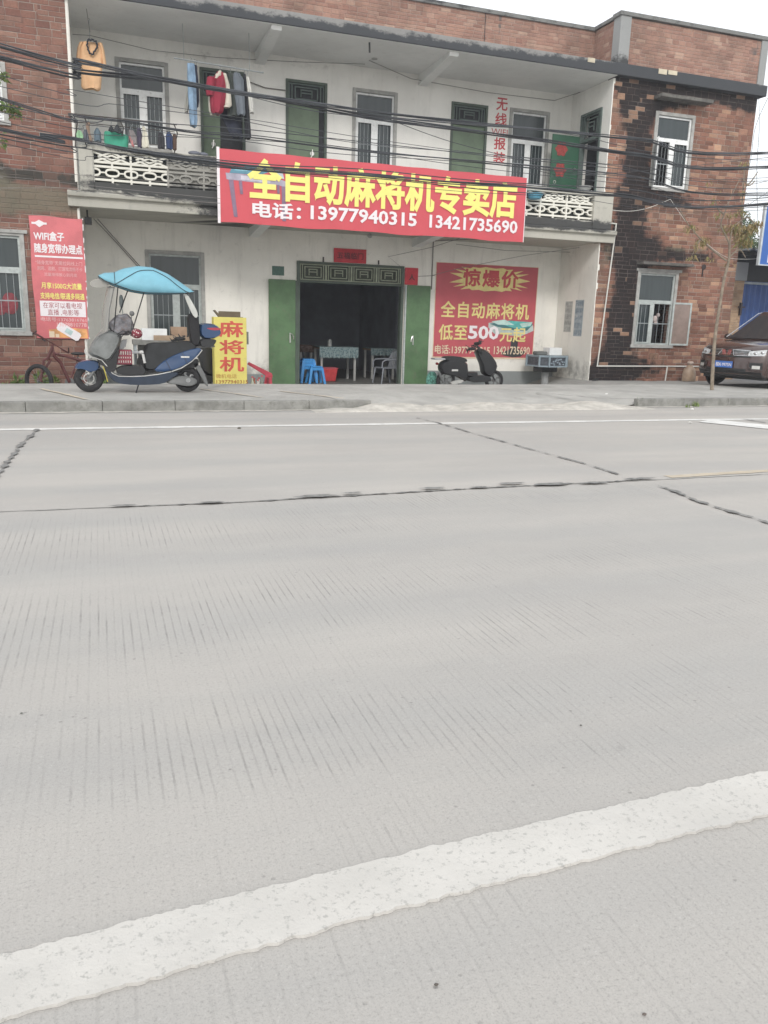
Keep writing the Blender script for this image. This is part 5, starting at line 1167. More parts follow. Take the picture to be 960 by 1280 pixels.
obj('frame', MB().tube([ht2, Q3(760, 450, BYc + .15), st], .026, 8).tube([Q3(490, 395), Q3(560, 470, BYc + .05), bbk], .033, 8).tube([bbk, st], .017, 8).tube([bbk, rc_], .012, 8).tube([st, rc_], .011, 8).tube([Q3(480, 300), Q3(500, 400)], .024, 8), m_frame, bk, smooth_=True)
obj('saddle', MB().ball((st[0] + .02, st[1], st[2] + .13), .14, .06, .035, 12, 7).tube([st, (st[0] + .02, st[1], st[2] + .1)], .012, 6), m_black, bk, smooth_=True)
obj('handlebar', MB().tube([Q3(318, 195, BYc - .18), Q3(400, 240, BYc - .1), Q3(485, 290, BYc), Q3(560, 335, BYc + .1), Q3(630, 375, BYc + .2)], .012, 8).tube([Q3(318, 195, BYc - .18), Q3(390, 235, BYc - .11)], .018, 8).tube([Q3(575, 345, BYc + .12), Q3(632, 377, BYc + .2)], .018, 8), m_frame, bk, smooth_=True)
obj('brake_lever', MB().tube([Q3(300, 205, BYc - .2), Q3(340, 175, BYc - .16)], .010, 6).tube([Q3(390, 250, BYc - .1), Q3(420, 270, BYc - .1)], .014, 6).tube([Q3(632, 330, BYc + .1), Q3(636, 375, BYc + .16)], .01, 6), m_black, bk)
obj('crank', MB().lathe([(.09, -.01), (.09, .01)], bbk, 'y', 16).tube([bbk, (bbk[0] + .1, bbk[1] - .06, bbk[2] - .13)], .012, 6), m_grey_plastic, bk)

# ------------------------------------------------------------------ parked car
N0 = (13.22, 14.72); hdg = R(192); cz = gh(13, 14.9) - .002
C = thing('parked_car', 'dark brown people carrier parked nose out beside the right brick wing', 'car', (N0[0], N0[1], cz), hdg)
m_car = M('car_brown', (.048, .024, .020), .25, var=.06, scale=1, coat=1.0, metal=.0)
m_glass = M('car_glass', (.025, .030, .034), .06)
m_trimb = M('car_black_trim', (.016, .017, .018), .5); m_chr = M('car_chrome', (.55, .56, .57), .2, metal=.9)
lv = [(.24, .10), (.30, .0), (.55, -.0), (.72, .03), (.84, .09), (.93, .22), (.985, .5), (1.03, .9), (1.055, 1.1)]
def nz(z):
    for (a, b), (c, d) in zip(lv, lv[1:]):
        if a <= z <= c: return b + (d - b) * (z - a) / (c - a)
    return lv[0][1] if z < lv[0][0] else lv[-1][1]
W2 = .87
def surf(y, z, off=0): return (-nz(z) - .26 * (abs(y) / W2) ** 2.4 + off, y, z)
def plan(z, n_, w):
    ys = [-1, -.93, -.8, -.6, -.4, -.2, 0, .2, .4, .6, .8, .93, 1]
    front = [(-n_ - .26 * abs(t) ** 2.4 - (.10 if abs(t) == 1 else 0), t * w, z) for t in ys]
    return [(-4.45, -w * .8, z), (-4.3, -w * .97, z), (-2.5, -w * 1.0, z)] + front + [(-2.5, w * 1.0, z), (-4.3, w * .97, z), (-4.45, w * .8, z)]
obj('body', MB().loft([plan(z, n_, W2 * wv) for (z, n_), wv in zip(lv, (.95, .98, 1, 1.0, .99, .97, .94, .90, .86))]), m_car, C, smooth_=True, local=True)
bot = [(-.95, -.72), (-.95, .72), (-1.1, .765), (-2.5, .775), (-4.35, .74), (-4.42, .5), (-4.42, -.5), (-4.35, -.74), (-2.5, -.775), (-1.1, -.765)]
top = [(-1.85, -.56), (-1.85, .56), (-1.95, .61), (-2.7, .63), (-4.05, .60), (-4.12, .45), (-4.12, -.45), (-4.05, -.60), (-2.7, -.63), (-1.95, -.61)]
cab = MB().loft([[(x, y, 1.04) for x, y in bot], [(x, y, 1.62) for x, y in top], [(x * .98 - .05, y * .86, 1.69) for x, y in top]])
obj('cabin', cab, m_car, C, local=True, bev=.03, seg=3)
def lerp3(a, b, t): return tuple(a[i] + (b[i] - a[i]) * t for i in range(3))
def cabq(i, j, ta, tb, za, zb, off):
    A0, B0 = (*bot[i], 1.04), (*bot[j], 1.04); A1, B1 = (*top[i], 1.62), (*top[j], 1.62); o = Vector(off)
    return [Vector(lerp3(lerp3(A0, A1, za), lerp3(B0, B1, za), ta)) + o, Vector(lerp3(lerp3(A0, A1, za), lerp3(B0, B1, za), tb)) + o, Vector(lerp3(lerp3(A0, A1, zb), lerp3(B0, B1, zb), tb)) + o, Vector(lerp3(lerp3(A0, A1, zb), lerp3(B0, B1, zb), ta)) + o]
q = cabq(0, 1, .03, .97, .04, .94, (.012, 0, .012)); obj('windshield', MB().quad(*q), m_glass, C, local=True).modifiers.new('t', 'SOLIDIFY').thickness = .006
for s, (i, j) in ((1, (2, 4)), (-1, (9, 7))):
    for ta, tb in ((.06, .36), (.39, .66), (.69, .95)):
        q = cabq(i, j, ta, tb, .08, .88, (0, s * .014, .004)); obj('side_window', MB().quad(*q), m_glass, C, local=True).modifiers.new('t', 'SOLIDIFY').thickness = .006
obj('roof_rail', MB().tube([(-1.0, -.76, 1.09), (-1.45, -.69, 1.37), (-1.9, -.615, 1.65), (-2.4, -.60, 1.72), (-3.9, -.57, 1.72)], .010, 8).tube([(-1.0, .76, 1.09), (-1.45, .69, 1.37), (-1.9, .615, 1.65), (-2.4, .60, 1.72), (-3.9, .57, 1.72)], .010, 8), m_chr, C, local=True, smooth_=True)
obj('wiper', MB().tube([(-.98, -.3, 1.075), (-1.12, .3, 1.15)], .008, 5).tube([(-.98, .2, 1.075), (-1.12, .68, 1.14)], .008, 5), m_trimb, C, local=True)
def panel(cols, off=.006, th=.02):
    """strip following the curved nose: cols = [(y, z0, z1)]"""
    mb = MB(); loops = []
    for y, a, b in cols: loops.append([surf(y, a, off), surf(y, b, off), surf(y, b, off - th), surf(y, a, off - th)])
    return mb.loft(loops)
def ys_(a, b, n=9): return [a + (b - a) * k / (n - 1) for k in range(n)]
obj('grille', panel([(y, .66 + .02 * abs(y), .84 - .02 * abs(y)) for y in ys_(-.56, .56)], .006), m_trimb, C, local=True)
gb = MB()
for s in (-1, 1):
    o_ = panel([(s * y, .825 - .03 * y, .84 - .03 * y) for y in ys_(.13, .52, 6)], .016, .014); gb.add(o_.v, o_.f)
    o_ = panel([(s * y, .70, .712) for y in ys_(.20, .54, 6)], .016, .014); gb.add(o_.v, o_.f)
    gb.tube([surf(s * .13, .83, .02), surf(s * .20, .705, .02)], .008, 6)
for z in (.735, .765, .795):
    o_ = panel([(y, z, z + .006) for y in ys_(-.5, .5, 7)], .009, .006); gb.add(o_.v, o_.f)
obj('grille_bar', gb, m_chr, C, local=True)
em = MB()
for s in (-1, 1):
    for k in (0, 1):
        a = .015 + k * .045; em.prism([(s * a, .715), (s * (a + .028), .715), (s * (a + .075 - k * .01), .825), (s * (a + .035), .825)], lambda u, v, d: (surf(0, .77, d)[0], u, v), .012, .03)
obj('emblem', em, M('emblem_red_chrome', (.50, .18, .17), .25, metal=.6), C, local=True)
for s in (-1, 1):
    hl = obj('headlight', panel([(s * y, .70 + .05 * (y - .5), .80 + .16 * (y - .5)) for y in ys_(.50, .80, 7)], .010), M('headlight_glass', (.50, .52, .53), .12, var=.3, scale=20), C, local=True)
    for yy, zz in ((.62, .755), (.74, .775)): obj('lens', MB().ball(surf(s * yy, zz, .008), .02, .045, .035), m_chr, hl, local=True, smooth_=True)
    obj('fog_trim', MB().tube([surf(s * .52, .56, .02), surf(s * .56, .47, .025), surf(s * .62, .405, .02), surf(s * .80, .405, .02)], .014, 6), m_car, C, local=True, smooth_=True)
    obj('air_intake', panel([(s * y, .40, .56) for y in ys_(.56, .80, 5)], .006), m_trimb, C, local=True)
    obj('fog_lamp', panel([(s * y, .43, .50) for y in ys_(.62, .76, 4)], .014), M('fog_glass', (.55, .55, .53), .2), C, local=True)
    obj('side_mirror', MB().ball((-1.35, s * .97, 1.10), .08, .10, .075, 12, 8).tube([(-1.35, s * .80, 1.04), (-1.35, s * .95, 1.08)], .02, 6), m_car, C, local=True, smooth_=True)
    for wx in (-.90, -3.55):
        obj('wheel_arch', MB().lathe([(.385, 0), (.385, s * .012)], (wx, s * .868, .33), 'y', 28), m_trimb, C, local=True)
        w_ = obj('wheel', MB().lathe([(.20, s * .0), (.20, s * .03), (.06, s * .045), (0, s * .045)], (wx, s * .855, .325), 'y', 24), m_alloy, C, local=True, smooth_=True)
        obj('tyre', MB().torus((wx, s * .80, .325), .235, .092, 'y', 32, 12, 1.05), m_rubber, w_, local=True, smooth_=True)
obj('lower_bumper', panel([(y, .25, .36) for y in ys_(-.80, .80, 13)], .035, .05), m_trimb, C, local=True)
obj('lower_grille', panel([(y, .365, .42) for y in ys_(-.50, .50, 9)], .008), m_trimb, C, local=True)
obj('underbody', MB().box(-4.2, -.35, -.78, .78, .18, .26), m_trimb, C, local=True)
px_ = surf(0, .5, .03)[0]
pt = obj('number_plate', MB().box(px_ - .012, px_, -.22, .22, .43, .57), M('plate_blue', (.05, .16, .50), .4), C, local=True)
t_ = text_mb('桂K·9975N', (-.20, .20, .455, .545), 0, .02); pv = MB().add([(px_ + .0015 - v[1] * .6, v[0], v[2]) for v in t_.v], t_.f)
obj('lettering', pv, m_bw, pt, local=True)

# ------------------------------------------------------------------ neighbouring shop at the right
NB = thing('neighbour_shop', 'low neighbouring shop with ochre brick pillar and blue roller shutter', 'building', (18.6, 19, 0))
obj('brick_pillar', MB().box(16.95, 17.42, 19.0, 19.5, -.4, P(926, 351, 19)[1]), m_brick_y, NB)
z_ = P(926, 351, 19)[1]
obj('pillar_cap', MB().box(16.93, 17.46, 18.96, 19.5, z_ + .002, z_ + .50), m_column, NB, bev=.01)
sh = []; x = 17.46; k = 0
while x < 23: sh += [(x, 19.36), (x + .05, 19.33), (x + .10, 19.33), (x + .15, 19.36)]; x += .2
sv = MB(); n = len(sh); sv.add([(a, b, -.1) for a, b in sh] + [(a, b, z_ + .02) for a, b in sh], [(i, i + 1, i + 1 + n, i + n) for i in range(n - 1)])
obj('roller_shutter', sv, M('shutter_blue', (.020, .075, .26), .45, var=.15, scale=2), NB).modifiers.new('t', 'SOLIDIFY').thickness = .01
obj('shutter_rail', MB().box(17.46, 23, 19.25, 19.32, z_ - .06, z_ + .0).box(17.46, 17.52, 19.25, 19.32, -.1, z_ - .06).box(17.52, 23, 19.26, 19.31, .62, .66), M('rail_steel', (.32, .36, .38), .5), NB)
obj('shop_wall', MB().box(17.46, 23, 19.4, 24, z_ + .02, z_ + .75).box(23, 23.3, 19, 24, -.4, 4.0).box(16.95, 23, 24, 24.2, -.4, 4.0), m_trimb, NB)
aw = MB(); 
for k in range(24):
    x = 17.0 + k * .25; aw.loft([[(x, 18.5, z_ + .78), (x + .125, 18.5, z_ + .85), (x + .25, 18.5, z_ + .78), (x + .25, 18.5, z_ + .74), (x + .125, 18.5, z_ + .80), (x, 18.5, z_ + .74)], [(x, 24, z_ + 1.0), (x + .125, 24, z_ + 1.07), (x + .25, 24, z_ + 1.0), (x + .25, 24, z_ + .96), (x + .125, 24, z_ + 1.02), (x, 24, z_ + .96)]])
obj('awning', aw, M('dark_sheet_roof', (.07, .085, .095), .5, var=.25, scale=3), NB)
obj('padlock', MB().box(17.33, 17.40, 18.94, 18.99, z_ - .95, z_ - .6).box(17.28, 17.5, 18.95, 18.98, z_ - .74, z_ - .70), m_ink, NB)
sxa, sz0 = P(947, 330, 17.6); sxb, sz1 = P(957, 250, 17.6)
BSn = thing('blue_shop_sign', 'blue overhanging shop sign board with white edge at the right', 'sign', (sxa + 1, 17.6, sz0))
obj('board', MB().box(sxa + .06, sxa + 4, 17.6, 17.65, sz0, sz0 + 1.45), M('sign_blue', (.03, .12, .42), .45, var=.05), BSn)
obj('edge_trim', MB().box(sxa - .0, sxa + .055, 17.58, 17.66, sz0 - .03, sz0 + 1.47).box(sxa + .055, sxa + 4, 17.58, 17.66, sz0 - .03, sz0 - .002), M('sign_edge', (.5, .55, .58), .5), BSn)
obj('wall_bracket', MB().box(sxa + 1.2, sxa + 1.26, 17.65, 19.4, sz0 + .4, sz0 + .46).box(sxa + 2.8, sxa + 2.86, 17.65, 19.4, sz0 + .4, sz0 + .46), m_bar, BSn)
obj('letter_panel', MB().box(sxa + .30, sxa + .55, 17.592, 17.599, sz0 + .05, sz0 + .25), m_bw, BSn)
# finer parts of the two scooters
sm_ = MB()
for a, b_ in (((600, 612), (640, 692)), ((700, 574), (735, 645))):
    p, q = Q(*a), Q(*b_); sm_.tube([(p[0], SY1 - .183, p[1]), (q[0], SY1 - .183, q[1])], .0035, 5)
obj('panel_gap', sm_, m_black, S)
cbk = MB()
for k, (a, b_) in enumerate((((395, 455), (300, 480)), ((380, 460), (282, 520)), ((405, 450), (330, 500)))):
    p, q = Q(*a), Q(*b_); cbk.tube([(p[0], SY1 - .2 + .03 * k, p[1]), ((p[0] + q[0]) / 2, SY1 - .26, (p[1] + q[1]) / 2 + .05), (q[0], SY1 - .16, q[1])], .0055, 5)
obj('control_cable', cbk, m_black, S, smooth_=True)
p, q = Q(500, 600), Q(470, 560); obj('seat_strap', MB().tube([(Q(470, 585)[0], SY1 - .14, Q(470, 585)[1]), (Q(482, 640)[0], SY1 - .15, Q(482, 640)[1])], .022, 6).ball((Q(462, 575)[0], SY1 - .13, Q(462, 575)[1]), .04, .03, .03), M('strap_white', (.5, .5, .49), .5), S, smooth_=True)
obj('front_reflector', MB().ball((fwc[0] - .02, SY1 - .075, fwc[1] + .12), .02, .008, .02), m_silver, S, smooth_=True)
p = Q2(150, 300); obj('kickstand', MB().tube([(p[0], SY2 - .12, p[1]), (p[0] - .05, SY2 - .2, gh(9, SY2) + .01)], .012, 6), m_black, K)
obj('tail_lens', MB().ball((Q2(30, 190)[0], SY2, Q2(30, 190)[1]), .03, .08, .035), M('tail_red', (.25, .03, .03), .3), K, smooth_=True)
cbk = MB(); a, b2 = Q2(262, 85)
for k in range(3): cbk.tube([(a - .02 + .03 * k, SY2 - .12, b2), (a + .04 + .03 * k, SY2 - .2, b2 - .12), (a + .12, SY2 - .12, b2 - .25)], .006, 5)
obj('control_cable', cbk, m_black, K, smooth_=True)
# ------------------------------------------------------------------ laundry
def garment(name, lab, cat, rows, Y, mat, th=.10, seed=1, parts=(), folds=5, amp=.02, hook=None, grp=None, zoom=None):
    """hanging cloth: rows = [(pixel y, left x, right x)]"""
    rr = random.Random(seed); ph = rr.uniform(0, 6); ph2 = rr.uniform(0, 6)
    fine = []
    for (a, b, c), (d, e, f) in zip(rows, rows[1:]):
        for k in range(4): t = k / 4; fine.append((a + (d - a) * t, b + (e - b) * t, c + (f - c) * t))
    fine.append(rows[-1]); n = 28; loops = []
    for i, (py, xl, xr) in enumerate(fine):
        x0, z = P(xl, py, Y); x1, _ = P(xr, py, Y); c = (x0 + x1) / 2; w = (x1 - x0) / 2; t = i / (len(fine) - 1); l = []
        for k in range(n):
            a = 2 * math.pi * k / n; u = math.copysign(abs(math.cos(a)) ** .8, math.cos(a))
            y = Y + math.sin(a) * th * (.5 + .3 * t) + amp * math.sin(u * folds + ph + t * 2) * (.4 + t) + amp * .5 * math.sin(u * folds * 2.3 + ph2)
            l.append((c + u * w, y, z + .012 * math.sin(u * 4 + ph) * t))
        loops.append(l)
    x0, z = P(rows[0][1], rows[0][0], Y); x1, _ = P(rows[0][2], rows[0][0], Y); cx = (x0 + x1) / 2
    t = thing(name, lab, cat, (cx, Y, z), group=grp)
    g = obj('fabric', MB().loft(loops), mat, t, smooth_=True)
    hz = z + (hook or .10)
    obj('hanger', MB().tube([(cx, Y, z - .02), (cx, Y, hz - .03), (cx + .02, Y, hz), (cx - .01, Y, hz + .015)], .005, 5).tube([(x0 + .02, Y, z - .03), (cx, Y, z + .02), (x1 - .02, Y, z - .03)], .006, 5), m_bar, t)
    return t
def cloth(name, col, **k): return M(name, col, .9, var=k.get('var', .12), scale=k.get('scale', 5), bmp=.3, bscale=12)
LY = 18.75
m_or = cloth('orange_shirt', (.70, .44, .25))
t = garment('shirt', 'orange long shirt with a dark frilled collar hanging at the left of the balcony', 'shirt', [(52, 104, 121), (57, 99, 127), (66, 98.5, 128.5), (76, 100, 128), (95, 101.5, 127), (108, 101.5, 126), (110.5, 103, 124)], LY, m_or, seed=3, hook=.42, folds=4)
def sub_garment(par, name, rows, Y, mat, th=.07, seed=2):
    n = 14; loops = []
    for i, (py, xl, xr) in enumerate(rows):
        x0, z = P(xl, py, Y); x1, _ = P(xr, py, Y); c = (x0 + x1) / 2; w = (x1 - x0) / 2
        loops.append([(c + w * math.cos(2 * math.pi * k / n), Y + th * math.sin(2 * math.pi * k / n) + .01 * math.sin(i + k), z) for k in range(n)])
    return obj(name, MB().loft(loops), mat, par, smooth_=True)
sub_garment(t, 'sleeve', [(53, 99, 105), (60, 96.5, 102), (70, 95.5, 101), (76, 95, 100)], LY, m_or); sub_garment(t, 'sleeve', [(54, 122, 128), (62, 125, 130.5), (72, 127, 132), (81, 128, 133)], LY, m_or)
cp = [P(a, b, LY - .10) for a, b in [(110, 50), (109, 57), (111, 65), (115, 69), (119, 64), (122, 58), (120, 52), (115, 50)]]
cm = MB(); fr_ = []
for i, ((a, b), (c, d)) in enumerate(zip(cp, cp[1:] + cp[:1])):
    for k in range(3): u = k / 3; fr_.append((a + (c - a) * u + .008 * (-1) ** (i + k), LY - .11, b + (d - b) * u + .008 * (-1) ** k))
cm.tube(fr_ + fr_[:1], .018, 7); obj('collar', cm, M('navy_frill', (.025, .028, .04), .9), t, smooth_=True)
G_ = 'clothes hanging from the balcony line'
garment('trousers', 'light blue jeans hanging leftmost on the balcony line', 'jeans', [(79, 234, 243), (95, 234, 245), (120, 235, 246), (150, 237, 247), (158, 238, 246)], LY, cloth('light_denim', (.20, .30, .42), var=.3), seed=5, folds=3)
garment('trousers', 'thin dark navy trousers beside the light blue jeans', 'trousers', [(81, 240, 246), (100, 240, 248), (125, 242, 249), (134, 244, 248)], LY + .12, cloth('navy_cloth', (.03, .035, .06)), seed=6, th=.06, folds=3)
garment('shirt', 'grey white narrow shirt hanging behind the light blue jeans', 'shirt', [(82, 243, 248), (110, 233.5, 240), (134, 231, 236), (140, 231, 235)], LY + .25, cloth('grey_cloth_2', (.34, .34, .31)), seed=16, th=.04, folds=3)
t = garment('jacket', 'maroon jacket with cream sleeves on the balcony line', 'jacket', [(90, 271, 279), (96, 267, 284), (110, 263, 284), (125, 262, 282), (138, 263, 279), (142, 265, 275)], LY - .12, cloth('maroon', (.25, .022, .045)), seed=7, th=.14)
m_crm = cloth('cream_sleeve', (.58, .54, .46)); sub_garment(t, 'sleeve', [(92, 277, 283), (105, 281, 287), (120, 282, 289), (131, 281, 290), (134, 279, 287)], LY - .14, m_crm); sub_garment(t, 'hood', [(88.5, 273, 277), (93, 269, 278), (98, 268, 272)], LY - .16, m_crm, .04); sub_garment(t, 'sleeve', [(96, 259, 268), (102, 258, 270), (112, 257, 268), (119, 258, 266)], LY - .2, cloth('maroon_2', (.25, .022, .045))); sub_garment(t, 'lining', [(120, 260, 264), (138, 261, 266), (144, 263, 270)], LY - .05, m_crm, .05)
garment('coat', 'dark green coat hanging beside the maroon jacket', 'coat', [(91, 284, 292), (100, 284, 296), (120, 286, 299), (140, 284, 299), (145, 284, 298)], LY, cloth('dark_green_cloth', (.05, .06, .055)), seed=8)
garment('jacket', 'slate grey jacket in the middle of the hanging clothes', 'jacket', [(91, 292, 300), (98, 291, 305), (120, 293, 306), (141, 296, 307), (144, 297, 306)], LY - .1, cloth('slate_cloth', (.13, .15, .175)), seed=9, th=.12)
garment('coat', 'long black coat reaching lowest of the hanging clothes', 'coat', [(93, 304, 307), (110, 304, 310), (140, 305, 312), (172, 306, 314), (173, 306, 313.5)], LY + .05, cloth('black_cloth', (.02, .022, .028)), seed=10, th=.12)
garment('trousers', 'dark blue trousers hanging lowest under the slate grey jacket', 'trousers', [(128, 271, 300), (150, 278, 302), (165, 286, 303), (172, 291, 304)], LY + .18, cloth('midnight_cloth', (.03, .035, .055), var=.3), seed=11, hook=.62)
garment('trousers', 'white trousers at the right end of the hanging clothes', 'trousers', [(96, 307.5, 311), (110, 309, 314), (130, 311, 317), (141, 312, 318)], LY - .05, cloth('white_cloth', (.62, .62, .58)), seed=12, th=.07, folds=3)
za = P(235, 76, LY)[1]; xa = P(236, 76, LY)[0]; xb, zb = P(312, 90, LY)
tag(obj('clothes_pole', MB().tube([(xa - .3, LY, za + .02), (xb + .3, LY, zb + .02)], .014, 8).tube([(xa - .1, LY, za + .02), (xa - .1, LY + .05, 7.22)], .005, 5).tube([(xb, LY, zb + .02), (xb, LY + .05, 7.22)], .005, 5), m_bar), 'thin metal clothes pole hung under the balcony ceiling', 'pole')
tag(obj('hanging_wire', MB().tube([(P(112, 30, LY)[0], LY, P(112, 40, LY)[1]), (P(108, 10, LY)[0], LY, 7.22)], .006, 5), m_cable_g), 'thin wire holding the orange shirt under the balcony ceiling', 'wire')
# small washing on a rack fixed over the railing
RY = 17.9
dr_ = thing('drying_rack', 'bent iron drying rack fixed over the left end of the balcony railing', 'drying rack', (.6, 18.1, 4.55))
m_iron = M('rusty_iron', (.06, .05, .045), .7, var=.3)
xr0, zr0 = P(92, 145, RY); xr1, zr1 = P(218, 159, RY)
for px in (92, 105, 150, 218):
    x, z = P(px, 0, RY)[0], 0; x = P(px, 150, RY)[0]
    obj('bracket', MB().tube([(x, 18.16, 4.55), (x + .02, 18.12, 4.75), (x + .06, 18.0, 4.95), (x, 17.9, 5.07), (x - .03, RY, 5.10)], .012, 6), m_iron, dr_, smooth_=True)
obj('rack_bar', MB().tube([(xr0 - .1, RY, 5.09), (xr1 + .05, RY, 5.09)], .012, 6).tube([(xr0 - .1, RY + .15, 4.98), (xr1, RY + .15, 4.98)], .008, 6).tube([(xr0 - .1, RY + .25, 4.72), (xr1, RY + .25, 4.72)], .008, 6), m_iron, dr_)
def small(lab, rows, col, seed, cat='cloth', name='small_washing', off=.12): return garment(name, lab, cat, rows, RY + off, cloth('washing_tint', col), th=.05, seed=seed, folds=4, amp=.012, hook=.08, grp=None)
small('green towel spread wide over the left part of the drying rack', [(164, 131, 146), (166, 130, 160), (176, 130, 160.5), (183, 131, 160)], (.05, .30, .20), 21, 'towel', 'towel', .2)
small('pale green small cloth at the left end of the drying rack', [(163, 97, 101), (168, 95, 104), (175, 96, 104)], (.24, .42, .25), 22)
small('dark grey shorts next to the pale green cloth on the rack', [(162, 105, 110), (166, 104, 111), (177, 105, 111)], (.09, .10, .12), 23)
small('tan brown sock hanging high on the left of the rack', [(153, 108, 113), (158, 107, 112), (166, 109, 113), (177, 112, 116)], (.28, .20, .15), 24, 'sock')
small('slate blue shirt left of the green towel on the rack', [(160, 120, 123), (165, 117, 126), (176, 118, 127)], (.10, .14, .17), 25)
small('black cloth peaked like a tent over the green towel, left one', [(157, 138, 140), (161, 136, 142), (164, 135, 143)], (.03, .035, .04), 26, off=.05)
small('black cloth peaked like a tent over the green towel, right one', [(156, 145, 148), (160, 143, 150), (165, 140, 154)], (.035, .04, .045), 27, off=.05)
small('striped white and black cloth right of the green towel', [(162, 161, 166), (170, 162, 171), (180, 165, 172)], (.22, .2, .2), 28)
small('pink and white sock beside the striped cloth', [(170, 161, 163), (176, 163, 167), (183, 165, 168)], (.55, .22, .22), 29, 'sock')
small('dark purple cloth behind the pink sock on the rack', [(160, 171, 176), (170, 171, 178), (184, 172, 178)], (.06, .05, .08), 30)
small('cream white small shirt in the middle of the rack', [(158, 177.5, 181), (166, 178, 184), (176, 177, 186), (184, 177, 187)], (.58, .56, .47), 31)
small('black shorts right of the cream shirt on the rack', [(166, 198, 204), (172, 197, 206), (185, 197, 206)], (.03, .03, .035), 32)
small('navy blue shorts near the right end of the rack', [(165, 209, 213), (170, 207, 216), (186, 208, 216)], (.03, .05, .12), 33)
small('brown cloth at the right end of the drying rack', [(168, 216, 220), (173, 216, 221), (187, 216, 221)], (.10, .06, .045), 34)
# odds and ends on the balcony
o = obj('shoe', MB().ball((P(243, 190, 18.2)[0], 18.2, 4.64), .13, .05, .045).ball((P(248, 190, 18.2)[0] + .1, 18.24, 4.64), .11, .05, .04), M('slipper', (.13, .14, .17), .8), smooth_=True); tag(o, 'pair of grey slippers drying on the dark part of the railing', 'slippers')
x, z = P(731, 232, 18.75); o = obj('white_basin', MB().lathe([(.0, 0), (.10, 0), (.20, .09), (.21, .09), (.11, -.01)], (x, 18.75, 4.72), 'z', 16), m_foam, smooth_=True)
tag(o, 'white enamel basin on a pole by the open side door of the balcony', 'basin')
o = obj('basin_stand', MB().tube([(x, 18.75, 3.74), (x, 18.75, 4.72)], .02, 6).tube([(x - .25, 18.72, 4.62), (x + .2, 18.72, 4.72)], .014, 6), m_pipe); tag(o, 'thin white stand under the enamel basin on the balcony', 'stand')

# ------------------------------------------------------------------ overhead cables
def catmull(pts, k=6):
    out = []; p = [pts[0]] + pts + [pts[-1]]
    for i in range(1, len(p) - 2):
        for j in range(k):
            t = j / k; a, b, c, d = p[i - 1], p[i], p[i + 1], p[i + 2]
            out.append(tuple(.5 * (2 * b[q] + (c[q] - a[q]) * t + (2 * a[q] - 5 * b[q] + 4 * c[q] - d[q]) * t * t + (3 * b[q] - a[q] - 3 * c[q] + d[q]) * t ** 3) for q in range(len(b))))
    out.append(pts[-1]); return out
def cable(lab, px, r, Y, strands=1, spread=.03, mat=None, seed=0, ext=(9, 12), group='overhead cables crossing in front of the shop', name='overhead_cable'):
    rr = random.Random(seed); pts = [(P(a, b, Y)[0], P(a, b, Y)[1]) for a, b in px]
    (x0, z0), (x1, z1) = pts[0], pts[1]; (x2, z2), (x3, z3) = pts[-2], pts[-1]
    if ext[0]: s = (z1 - z0) / (x1 - x0); pts = [(x0 - ext[0], z0 - s * ext[0] + .012 * ext[0] ** 2)] + pts
    if ext[1]: s = (z3 - z2) / (x3 - x2); pts = pts + [(x3 + ext[1], z3 + s * ext[1] + .012 * ext[1] ** 2)]
    ln = catmull(pts, 8); mb = MB()
    for k in range(strands):
        a = rr.uniform(0, 6.28); f = rr.uniform(.5, 1.1); rd = spread * (rr.uniform(.3, 1.25) if strands > 1 else 0); ri = (r * rr.uniform(.6, 1.05) if strands > 1 else r * .82)
        mb.tube([(x, Y + rd * math.sin(a + x * f), z + rd * math.cos(a + x * f)) for x, z in ln], ri, 6)
    return tag(obj(name, mb, mat or m_cable, smooth_=True), lab, 'cable', group)
CY = 12.6
cable('thick upper cable bundle that passes over the orange shirt and the upper doors', [(0, 57), (95, 75), (150, 87), (205, 99), (300, 116), (400, 131), (480, 143), (600, 155), (680, 161), (800, 174), (960, 192)], .011, CY, 5, .026, seed=1, name='cable_bundle')
cable('thick lower cable bundle running just under the uppermost one', [(0, 72), (95, 88), (150, 94), (205, 99.5), (300, 116), (400, 135), (480, 149), (600, 165), (680, 176), (800, 193), (960, 209)], .011, CY + .15, 6, .028, seed=2, name='cable_bundle')
cable('dark cable bundle crossing the left brick wing and the top of the red banner', [(0, 161), (50, 167), (95, 174), (170, 189), (250, 201), (330, 210), (460, 219), (560, 228), (655, 234), (770, 243), (960, 254)], .009, CY + .1, 6, .026, seed=3, name='cable_bundle')
cable('medium cable bundle crossing the middle of the upper doors', [(0, 124), (90, 145), (160, 153), (240, 165), (320, 171), (440, 186), (560, 198), (680, 210), (800, 222), (960, 243)], .009, CY + .05, 3, .02, seed=4, name='cable_bundle')
names = ['first', 'second', 'third', 'fourth', 'fifth', 'sixth', 'seventh', 'eighth', 'ninth', 'tenth', 'eleventh', 'twelfth', 'thirteenth']
